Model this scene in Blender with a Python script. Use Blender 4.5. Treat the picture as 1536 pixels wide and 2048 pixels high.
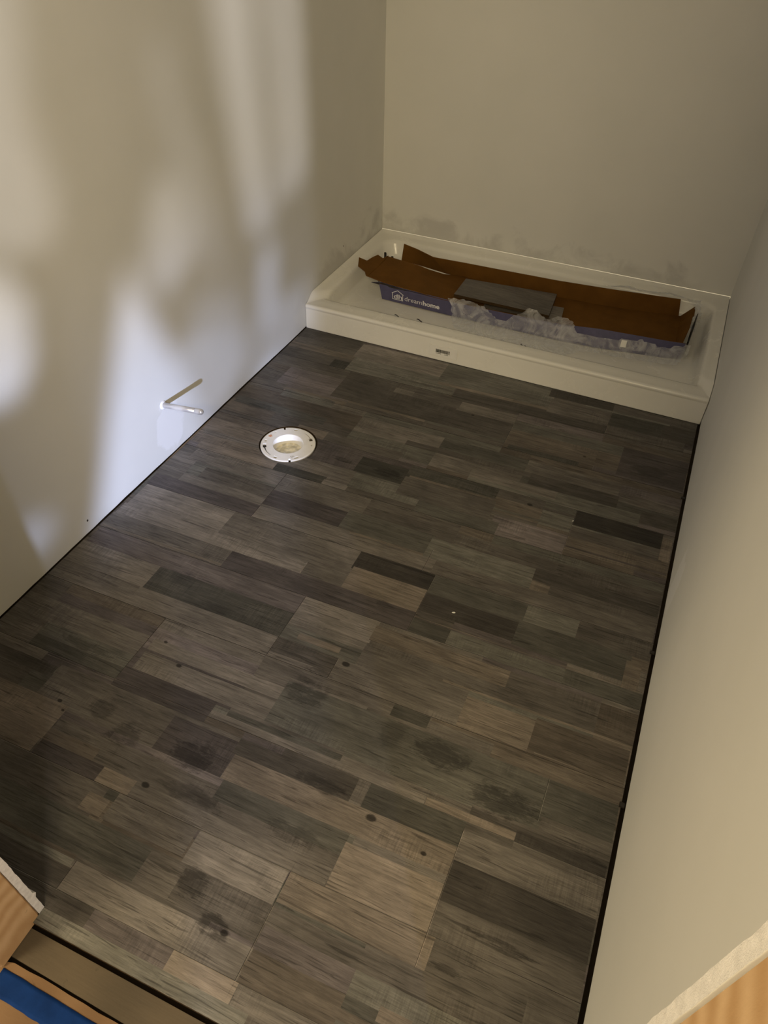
import bpy, bmesh, math, random
from mathutils import Vector, Matrix, noise

# ------------------------------------------------------------------ camera, world, lights, exposure
scene = bpy.context.scene
for o in list(bpy.data.objects):
    bpy.data.objects.remove(o, do_unlink=True)
scene.view_settings.view_transform = 'Standard'
scene.view_settings.look = 'None'
scene.view_settings.gamma = 1
scene.view_settings.use_curve_mapping = False
scene.view_settings.exposure = 0.0
scene.cycles.use_denoising = True
scene.cycles.max_bounces = 8
scene.cycles.diffuse_bounces = 5
scene.cycles.transparent_max_bounces = 12
scene.cycles.sample_clamp_indirect = 3.0
COL = scene.collection

W, D = 1.524, 0.754          # room width, depth of the shower base
YF, YO = -2.081, -2.186      # front wall: inner drywall face, outer stud face
XJ, XR = 0.5757, 1.4296      # doorway jambs
HC = 2.44

cam_d = bpy.data.cameras.new('camera')
cam = bpy.data.objects.new('camera', cam_d)
COL.objects.link(cam)
cam_d.sensor_fit = 'VERTICAL'
cam_d.sensor_height = 36.0
cam_d.lens = 1430.659 / 2048 * 36.0
cam_d.clip_start = 0.01
_r = Vector((0.91529, 0.40228, 0.02044))
_f = Vector((-0.27891, 0.66958, -0.68838)).normalized()
_r = (_r - _f * _r.dot(_f)).normalized()
_u = _r.cross(_f)
m = Matrix.Identity(4)
for i in range(3):
    m[i][0] = _r[i]; m[i][1] = _u[i]; m[i][2] = -_f[i]
m.translation = Vector((1.30326, -2.25752, 1.445))
cam.matrix_world = m
scene.camera = cam

world = bpy.data.worlds.new('world')
scene.world = world
world.use_nodes = True
bg = world.node_tree.nodes['Background']
bg.inputs['Color'].default_value = (1.0, 0.83, 0.53, 1)
bg.inputs['Strength'].default_value = 0.62


def area(name, loc, target, size, power, color, shape='SQUARE', size_y=None):
    d = bpy.data.lights.new(name, 'AREA')
    d.shape = shape
    d.size = size
    if size_y:
        d.size_y = size_y
    d.energy = power
    d.color = color
    o = bpy.data.objects.new(name, d)
    COL.objects.link(o)
    o.location = loc
    dirv = Vector(target) - Vector(loc)
    o.rotation_euler = dirv.to_track_quat('-Z', 'Y').to_euler()
    return o


# low daylight glancing in through a gap of the window in the next room
SX = Vector((3.12, -4.89, 1.145))
area('window_daylight', SX, (0, -0.7, 0.5), 0.085, 400.0, (0.56, 0.66, 1.0), 'DISK')
# the lamp of the next room, hanging behind the doorway
area('ceiling_lamp', (1.55, -3.4, 2.25), (0.7, -0.6, 0.6), 0.6, 43.0, (1.0, 0.81, 0.50), 'DISK')
area('right_wall_fill', (-0.15, -3.3, 1.65), (1.5, -1.6, 0.5), 0.6, 33.0, (1.0, 0.81, 0.50), 'DISK')  # fill light, added to brighten the right wall near the doorway

# ------------------------------------------------------------------ helpers
def link(name, me, mats, parent=None):
    o = bpy.data.objects.new(name, me)
    COL.objects.link(o)
    for mt in (mats if isinstance(mats, (list, tuple)) else [mats]):
        me.materials.append(mt)
    if parent is not None:
        o.parent = parent
        o.matrix_parent_inverse = parent.matrix_world.inverted()
    return o


def from_bm(name, bm, mats, parent=None, smooth=False, origin=None):
    if origin is not None:
        bmesh.ops.translate(bm, verts=bm.verts, vec=-Vector(origin))
    me = bpy.data.meshes.new(name)
    bm.to_mesh(me)
    bm.free()
    if smooth:
        for p in me.polygons:
            p.use_smooth = True
    o = bpy.data.objects.new(name, me)
    COL.objects.link(o)
    for mt in (mats if isinstance(mats, (list, tuple)) else [mats]):
        me.materials.append(mt)
    if origin is not None:
        o.location = origin
    if parent is not None:
        o.parent = parent
        o.location = Vector(o.location) - Vector(parent.location)
    return o


def empty(name, loc):
    o = bpy.data.objects.new(name, None)
    COL.objects.link(o)
    o.location = loc
    o.empty_display_size = 0.05
    return o


def tag(o, label, cat, group=None, kind=None):
    o['label'] = label
    o['category'] = cat
    if group:
        o['group'] = group
    if kind:
        o['kind'] = kind
    return o


def structure(o):
    o['kind'] = 'structure'
    return o


def add_box(bm, p0, p1, bevel=0.0):
    vs = [bm.verts.new((x, y, z)) for x in (p0[0], p1[0]) for y in (p0[1], p1[1]) for z in (p0[2], p1[2])]
    idx = [(0, 1, 3, 2), (4, 6, 7, 5), (0, 4, 5, 1), (2, 3, 7, 6), (0, 2, 6, 4), (1, 5, 7, 3)]
    fs = [bm.faces.new([vs[i] for i in q]) for q in idx]
    if bevel:
        es = set()
        for f in fs:
            es.update(f.edges)
        bmesh.ops.bevel(bm, geom=list(es), offset=bevel, segments=2, affect='EDGES')
    return fs


def add_prism(bm, pts, z0, z1):
    a = [bm.verts.new((x, y, z0)) for x, y in pts]
    b = [bm.verts.new((x, y, z1)) for x, y in pts]
    n = len(pts)
    bm.faces.new(a[::-1])
    bm.faces.new(b)
    for i in range(n):
        bm.faces.new((a[i], a[(i + 1) % n], b[(i + 1) % n], b[i]))


def sheet(bm, rows, th, down=Vector((0, 0, -1))):
    """a sheet of thickness th through a grid of points (list of rows); material 0 on the listed side, 1 on the other"""
    R, Cn = len(rows), len(rows[0])
    top = [[bm.verts.new(p) for p in r] for r in rows]
    fl = []
    for i in range(R - 1):
        for j in range(Cn - 1):
            fl.append(bm.faces.new((top[i][j], top[i][j + 1], top[i + 1][j + 1], top[i + 1][j])))
    bm.normal_update()
    for f in fl:
        f.material_index = 0
    bot = [[bm.verts.new(v.co - v.normal * th) for v in r] for r in top]
    for i in range(R - 1):
        for j in range(Cn - 1):
            f = bm.faces.new((bot[i][j], bot[i + 1][j], bot[i + 1][j + 1], bot[i][j + 1]))
            f.material_index = 1

    def side(a, b, c, d):
        f = bm.faces.new((a, b, c, d))
        f.material_index = 0
    for j in range(Cn - 1):
        side(top[0][j + 1], top[0][j], bot[0][j], bot[0][j + 1])
        side(top[R - 1][j], top[R - 1][j + 1], bot[R - 1][j + 1], bot[R - 1][j])
    for i in range(R - 1):
        side(top[i][0], top[i + 1][0], bot[i + 1][0], bot[i][0])
        side(top[i + 1][Cn - 1], top[i][Cn - 1], bot[i][Cn - 1], bot[i + 1][Cn - 1])


# ------------------------------------------------------------------ node helpers
class N:
    def __init__(self, name):
        self.mat = bpy.data.materials.new(name)
        self.mat.use_nodes = True
        self.t = self.mat.node_tree
        self.b = self.t.nodes['Principled BSDF']
        self.out = self.t.nodes['Material Output']

    def n(self, kind, **kw):
        nd = self.t.nodes.new(kind)
        for k, v in kw.items():
            setattr(nd, k, v)
        return nd

    def l(self, a, b):
        self.t.links.new(a, b)

    def val(self, x, sock):
        if hasattr(x, 'links') or isinstance(x, bpy.types.NodeSocket):
            self.l(x, sock)
        else:
            sock.default_value = x

    def math(self, op, a, b=None, c=None, clamp=False):
        nd = self.n('ShaderNodeMath', operation=op)
        nd.use_clamp = clamp
        self.val(a, nd.inputs[0])
        if b is not None:
            self.val(b, nd.inputs[1])
        if c is not None:
            self.val(c, nd.inputs[2])
        return nd.outputs[0]

    def mix(self, f, a, b, mode='MIX'):
        nd = self.n('ShaderNodeMix', data_type='RGBA', blend_type=mode)
        self.val(f, nd.inputs[0])
        self.val(a, nd.inputs[6])
        self.val(b, nd.inputs[7])
        return nd.outputs[2]

    def coord(self, scale=(1, 1, 1), kind='Object', add=None):
        tc = self.n('ShaderNodeTexCoord')
        mp = self.n('ShaderNodeMapping')
        mp.inputs['Scale'].default_value = scale
        self.l(tc.outputs[kind], mp.inputs['Vector'])
        v = mp.outputs[0]
        if add is not None:
            va = self.n('ShaderNodeVectorMath', operation='ADD')
            self.l(v, va.inputs[0])
            self.l(add, va.inputs[1])
            v = va.outputs[0]
        return v

    def noise(self, vec, scale, detail=4, rough=0.55, dist=0.0):
        nd = self.n('ShaderNodeTexNoise')
        self.l(vec, nd.inputs['Vector'])
        nd.inputs['Scale'].default_value = scale
        nd.inputs['Detail'].default_value = detail
        nd.inputs['Roughness'].default_value = rough
        nd.inputs['Distortion'].default_value = dist
        return nd.outputs['Fac']

    def remap(self, x, a, b, c=0.0, d=1.0, smooth=False):
        nd = self.n('ShaderNodeMapRange')
        if smooth:
            nd.interpolation_type = 'SMOOTHSTEP'
        self.val(x, nd.inputs[0])
        for i, q in enumerate((a, b, c, d)):
            nd.inputs[i + 1].default_value = q
        return nd.outputs[0]

    def bump(self, h, strength=0.2, dist=0.001):
        nd = self.n('ShaderNodeBump')
        nd.inputs['Strength'].default_value = strength
        nd.inputs['Distance'].default_value = dist
        self.l(h, nd.inputs['Height'])
        self.l(nd.outputs[0], self.b.inputs['Normal'])


def plain(name, col, rough=0.5, spec=0.5, var=0.06, vscale=30.0, bump=0.0, metal=0.0):
    g = N(name)
    v = g.coord()
    n = g.noise(v, vscale, 3)
    k = g.remap(n, 0.3, 0.7, 1 - var, 1 + var)
    c = g.mix(1.0, (col[0], col[1], col[2], 1), (1, 1, 1, 1), 'MULTIPLY')
    vm = g.n('ShaderNodeVectorMath', operation='SCALE')
    g.l(c, vm.inputs[0])
    g.l(k, vm.inputs['Scale'])
    g.l(vm.outputs[0], g.b.inputs['Base Color'])
    g.b.inputs['Roughness'].default_value = rough
    g.b.inputs['Specular IOR Level'].default_value = spec
    g.b.inputs['Metallic'].default_value = metal
    if bump:
        g.bump(g.noise(v, vscale * 8, 3), bump)
    return g.mat


# ---- laminate
def laminate_material(use_attr=True, fixed_tone=0.4):
    g = N('laminate_print')
    if use_attr:
        at = g.n('ShaderNodeAttribute', attribute_name='tone')
        tone = at.outputs['Fac']
        hu = g.n('ShaderNodeAttribute', attribute_name='hue')
        hue = hu.outputs['Fac']
        sd = g.n('ShaderNodeAttribute', attribute_name='seed')
        seed = sd.outputs['Fac']
    else:
        vn = g.n('ShaderNodeValue'); vn.outputs[0].default_value = fixed_tone; tone = vn.outputs[0]
        vh = g.n('ShaderNodeValue'); vh.outputs[0].default_value = 0.0; hue = vh.outputs[0]
        vs = g.n('ShaderNodeValue'); vs.outputs[0].default_value = 3.0; seed = vs.outputs[0]
    cb = g.n('ShaderNodeCombineXYZ')
    g.l(g.math('MULTIPLY', seed, 1.7), cb.inputs[0])
    g.l(g.math('MULTIPLY', seed, 3.1), cb.inputs[1])
    g.l(seed, cb.inputs[2])
    off = cb.outputs[0]
    fine = g.noise(g.coord((6, 120, 1), add=off), 3.4, 7, 0.72, 0.9)
    streak = g.noise(g.coord((1.6, 22, 1), add=off), 3.0, 4, 0.6, 1.2)
    cloud = g.noise(g.coord((1, 1.6, 1), add=off), 7.0, 4, 0.6, 0.5)
    cross = g.noise(g.coord((120, 9, 1), add=off), 2.0, 3, 0.6, 0.6)
    crossm = g.remap(g.noise(g.coord((1, 1.5, 1), add=off), 4.5, 2), 0.52, 0.66, 0, 1, True)
    k = g.remap(fine, 0.30, 0.70, 0.66, 1.30)
    k = g.math('MULTIPLY', k, g.remap(streak, 0.28, 0.72, 0.70, 1.28))
    k = g.math('MULTIPLY', k, g.remap(cloud, 0.28, 0.75, 0.72, 1.28))
    cr = g.math('MULTIPLY', g.math('SUBTRACT', g.remap(cross, 0.35, 0.62, 0.0, 1.0), 0.5), g.math('MULTIPLY', crossm, 0.34))
    k = g.math('MULTIPLY', k, g.math('ADD', 1.0, cr))
    # thin dark grain cracks
    ck = g.remap(g.noise(g.coord((1.3, 34, 1), add=off), 4.0, 3, 0.5, 2.0), 0.60, 0.66, 1.0, 0.55)
    k = g.math('MULTIPLY', k, ck)
    # worn dark blotches with a shape of their own
    tc = g.n('ShaderNodeTexCoord')
    sep = g.n('ShaderNodeSeparateXYZ')
    g.l(tc.outputs['Object'], sep.inputs[0])
    if use_attr:
        rag = g.math('MULTIPLY', g.math('ADD', g.noise(g.coord((1, 1.5, 1)), 22.0, 6, 0.7, 0.8), g.noise(g.coord((3, 14, 1)), 9.0, 5, 0.7, 1.5)), 0.5)
        acc = None
        for (u, v, ru, rv, amt) in BLOTS:
            dx = g.math('MULTIPLY', g.math('SUBTRACT', sep.outputs[0], u), 1.0 / ru)
            dy = g.math('MULTIPLY', g.math('SUBTRACT', sep.outputs[1], v + 0.0237 * u), 1.0 / rv)
            d2 = g.math('ADD', g.math('MULTIPLY', dx, dx), g.math('MULTIPLY', dy, dy))
            fall = g.remap(g.math('SQRT', d2), 0.3, 1.15, 1.0, 0.0, True)
            e = g.math('MULTIPLY', g.math('MULTIPLY', g.remap(g.math('ADD', g.math('MULTIPLY', fall, 0.30), rag), 0.66, 0.80, 0.0, 1.0, True), g.remap(fall, 0.0, 0.35, 0.0, 1.0)), amt * 0.8)
            acc = e if acc is None else g.math('MAXIMUM', acc, e)
        k = g.math('MULTIPLY', k, g.math('SUBTRACT', 1.0, acc))
        # printed knots
        for (u, v, r) in KNOTS:
            dx = g.math('MULTIPLY', g.math('SUBTRACT', sep.outputs[0], u), 1.0 / (r * 1.5))
            dy = g.math('MULTIPLY', g.math('SUBTRACT', sep.outputs[1], v + 0.0237 * u), 1.0 / r)
            d = g.math('SQRT', g.math('ADD', g.math('MULTIPLY', dx, dx), g.math('MULTIPLY', dy, dy)))
            kk = g.remap(g.math('ADD', d, g.math('MULTIPLY', rag, 0.8)), 0.9, 1.25, 0.25, 1.0, True)
            k = g.math('MULTIPLY', k, kk)
    # tone (0..1) to reflectance
    refl = g.math('MULTIPLY', g.math('POWER', tone, 1.65), 0.42)
    v = g.math('MULTIPLY', refl, k, None, True)
    warm = g.remap(hue, -2.0, 2.0, 0.0, 1.0)
    ramp = g.n('ShaderNodeValToRGB')
    g.l(warm, ramp.inputs[0])
    els = ramp.color_ramp.elements
    els[0].position = 0.0; els[0].color = (1.0, 0.96, 0.86, 1)
    els[1].position = 1.0; els[1].color = (1.05, 0.92, 0.90, 1)
    e = els.new(0.25); e.color = (1.0, 0.965, 0.85, 1)
    e = els.new(0.5); e.color = (1.05, 0.95, 0.85, 1)
    e = els.new(0.75); e.color = (1.10, 0.94, 0.79, 1)
    vm = g.n('ShaderNodeVectorMath', operation='SCALE')
    g.l(ramp.outputs[0], vm.inputs[0])
    g.l(v, vm.inputs['Scale'])
    g.l(vm.outputs[0], g.b.inputs['Base Color'])
    g.l(g.remap(g.math('ADD', fine, cloud), 0.7, 1.3, 0.50, 0.40), g.b.inputs['Roughness'])
    g.b.inputs['Specular IOR Level'].default_value = 0.24
    g.bump(g.math('ADD', fine, g.math('MULTIPLY', streak, 0.5)), 0.25, 0.0006)
    return g.mat


def drywall_material():
    g = N('painted_drywall')
    v = g.coord()
    n = g.noise(v, 3.0, 4)
    n2 = g.noise(v, 160.0, 3)
    base = g.mix(g.remap(n, 0.3, 0.7), (0.70, 0.70, 0.665, 1), (0.745, 0.74, 0.705, 1))
    tc = g.n('ShaderNodeTexCoord')
    sep = g.n('ShaderNodeSeparateXYZ')
    g.l(tc.outputs['Object'], sep.inputs[0])
    X, Y, Z = sep.outputs
    # grey smears of adhesive above the rim of the shower base
    rag = g.noise(v, 5.5, 5, 0.6, 0.6)
    top = g.math('ADD', 0.170, g.math('MULTIPLY', g.math('SUBTRACT', rag, 0.5), 0.38))
    sm = g.remap(g.math('SUBTRACT', top, Z), -0.03, 0.045, 0.0, 1.0, True)
    lo = g.remap(Z, 0.10, 0.135, 0.55, 1.0)
    iny = g.remap(Y, 0.02, 0.22, 0.0, 1.0, True)
    inx = g.remap(X, 1.30, 1.45, 1.0, 0.0, True)
    sm = g.math('MULTIPLY', g.math('MULTIPLY', sm, lo), g.math('MULTIPLY', iny, inx))
    c = g.mix(g.math('MULTIPLY', sm, 0.50), base, (0.43, 0.42, 0.40, 1))
    # lighter filler rubbed round the water stub
    dx = g.math('MULTIPLY', g.math('ADD', Y, 0.875), 12.0)
    dz = g.math('MULTIPLY', g.math('SUBTRACT', Z, 0.095), 9.0)
    dd = g.math('SQRT', g.math('ADD', g.math('MULTIPLY', dx, dx), g.math('MULTIPLY', dz, dz)))
    fm = g.remap(g.math('ADD', dd, g.math('MULTIPLY', g.noise(v, 22.0, 4), 0.9)), 1.15, 1.3, 1.0, 0.0, True)
    c = g.mix(g.math('MULTIPLY', fm, 0.5), c, (0.86, 0.86, 0.86, 1))
    g.l(c, g.b.inputs['Base Color'])
    g.b.inputs['Roughness'].default_value = 0.62
    g.b.inputs['Specular IOR Level'].default_value = 0.3
    g.bump(n2, 0.12, 0.0008)
    return g.mat


def wood_material(name, a, b, scale=(1, 1, 1), rings=14.0, dist=3.0, rough=0.6):
    g = N(name)
    v = g.coord(scale)
    w = g.n('ShaderNodeTexWave', wave_type='RINGS', rings_direction='Y')
    g.l(v, w.inputs['Vector'])
    w.inputs['Scale'].default_value = rings
    w.inputs['Distortion'].default_value = dist
    w.inputs['Detail'].default_value = 3
    w.inputs['Detail Scale'].default_value = 1.2
    n = g.noise(g.coord((scale[0] * 6, scale[1] * 6, scale[2] * 6)), 12, 5, 0.65)
    f = g.math('ADD', g.math('MULTIPLY', w.outputs['Fac'], 0.65), g.math('MULTIPLY', n, 0.45))
    c = g.mix(f, a + (1,), b + (1,))
    spot = g.remap(g.noise(g.coord(), 22, 4, 0.6, 1.0), 0.66, 0.74, 1.0, 0.55)
    vm = g.n('ShaderNodeVectorMath', operation='SCALE')
    g.l(c, vm.inputs[0]); g.l(spot, vm.inputs['Scale'])
    g.l(vm.outputs[0], g.b.inputs['Base Color'])
    g.b.inputs['Roughness'].default_value = rough
    g.bump(n, 0.3, 0.001)
    return g.mat


def acrylic_material():
    g = N('white_acrylic')
    v = g.coord()
    n = g.noise(v, 4.0, 4, 0.6, 0.4)
    dirt = g.remap(g.noise(v, 11.0, 6, 0.7, 0.8), 0.56, 0.74, 0.0, 1.0, True)
    c = g.mix(g.remap(n, 0.3, 0.7), (0.80, 0.79, 0.74, 1), (0.84, 0.83, 0.78, 1))
    c = g.mix(g.math('MULTIPLY', dirt, 0.30), c, (0.58, 0.56, 0.50, 1))
    g.l(c, g.b.inputs['Base Color'])
    g.l(g.remap(dirt, 0, 1, 0.24, 0.55), g.b.inputs['Roughness'])
    return g.mat


def film_material():
    g = N('clear_polythene_film')
    tr = g.n('ShaderNodeBsdfTransparent')
    tr.inputs['Color'].default_value = (0.96, 0.97, 0.98, 1)
    gl = g.n('ShaderNodeBsdfGlossy')
    gl.inputs['Color'].default_value = (1, 1, 1, 1)
    gl.inputs['Roughness'].default_value = 0.42
    df = g.n('ShaderNodeBsdfDiffuse')
    df.inputs['Color'].default_value = (0.86, 0.87, 0.9, 1)
    tl = g.n('ShaderNodeBsdfTranslucent')
    tl.inputs['Color'].default_value = (0.86, 0.87, 0.9, 1)
    a1 = g.n('ShaderNodeMixShader'); a1.inputs[0].default_value = 0.4
    g.l(df.outputs[0], a1.inputs[1]); g.l(tl.outputs[0], a1.inputs[2])
    a2 = g.n('ShaderNodeMixShader'); a2.inputs[0].default_value = 0.16
    g.l(a1.outputs[0], a2.inputs[1]); g.l(gl.outputs[0], a2.inputs[2])
    v = g.coord()
    milky = g.remap(g.noise(v, 14.0, 5, 0.65, 1.5), 0.32, 0.72, 0.12, 0.50, True)
    lw = g.n('ShaderNodeLayerWeight'); lw.inputs[0].default_value = 0.35
    fac = g.math('ADD', milky, g.math('MULTIPLY', lw.outputs['Facing'], 0.25), None, True)
    a3 = g.n('ShaderNodeMixShader')
    g.l(fac, a3.inputs[0]); g.l(tr.outputs[0], a3.inputs[1]); g.l(a2.outputs[0], a3.inputs[2])
    bp = g.n('ShaderNodeBump'); bp.inputs['Strength'].default_value = 0.5; bp.inputs['Distance'].default_value = 0.003
    g.l(g.noise(v, 28.0, 4, 0.6, 2.0), bp.inputs['Height'])
    g.l(bp.outputs[0], gl.inputs['Normal']); g.l(bp.outputs[0], df.inputs['Normal'])
    g.l(a3.outputs[0], g.out.inputs['Surface'])
    return g.mat


def gobo_material():
    g = N('light_gobo_sheet')
    at = g.n('ShaderNodeAttribute', attribute_name='gobo_opacity')
    tr = g.n('ShaderNodeBsdfTransparent')
    df = g.n('ShaderNodeBsdfDiffuse')
    df.inputs['Color'].default_value = (0.55, 0.50, 0.42, 1)
    mx = g.n('ShaderNodeMixShader')
    g.l(at.outputs['Fac'], mx.inputs[0])
    tc = g.n('ShaderNodeTexCoord')
    sep = g.n('ShaderNodeSeparateXYZ')
    g.l(tc.outputs['Object'], sep.inputs[0])
    # upper half tinted cream to warm the light patches it throws
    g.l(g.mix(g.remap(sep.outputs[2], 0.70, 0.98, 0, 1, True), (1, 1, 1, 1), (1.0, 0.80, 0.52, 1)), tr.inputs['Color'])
    g.l(tr.outputs[0], mx.inputs[1])
    g.l(df.outputs[0], mx.inputs[2])
    g.l(mx.outputs[0], g.out.inputs['Surface'])
    return g.mat


# u, v (along and across the boards), radii, depth of the dark wear
BLOTS = [
    (1.135, -1.525, .10, .05, .6), (1.29, -1.575, .13, .05, .62), (1.02, -1.52, .05, .06, .35), (.80, -1.50, .08, .055, .5),
    (.655, -1.735, .085, .055, .62), (.49, -1.755, .06, .05, .5), (.40, -1.72, .05, .04, .45), (.93, -1.685, .10, .022, .55),
    (.70, -1.81, .12, .03, .4), (.93, -1.80, .10, .03, .42), (.80, -1.955, .05, .045, .55), (.875, -2.005, .055, .03, .65),
    (.66, -.70, .07, .03, .55), (.50, -.70, .05, .02, .5), (1.40, -.36, .09, .045, .4), (.25, -1.595, .12, .02, .45),
    (1.36, -1.83, .09, .012, .6), (.12, -.55, .08, .03, .4), (.80, -1.44, .06, .015, .5), (1.29, -1.905, .05, .010, .6),
    (.86, -1.19, .04, .02, .35), (.50, -1.37, .10, .022, .3),
]
KNOTS = [(1.056, -1.711, .011), (.489, -1.555, .007), (.42, -1.51, .005), (.848, -1.395, .010), (1.178, -1.735, .006), (.60, -1.83, .009), (.323, -1.757, .004), (1.10, -.665, .008), (.80, -.30, .006), (1.20, -.37, .005), (.30, -1.74, .006), (.90, -2.005, .008)]
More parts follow.
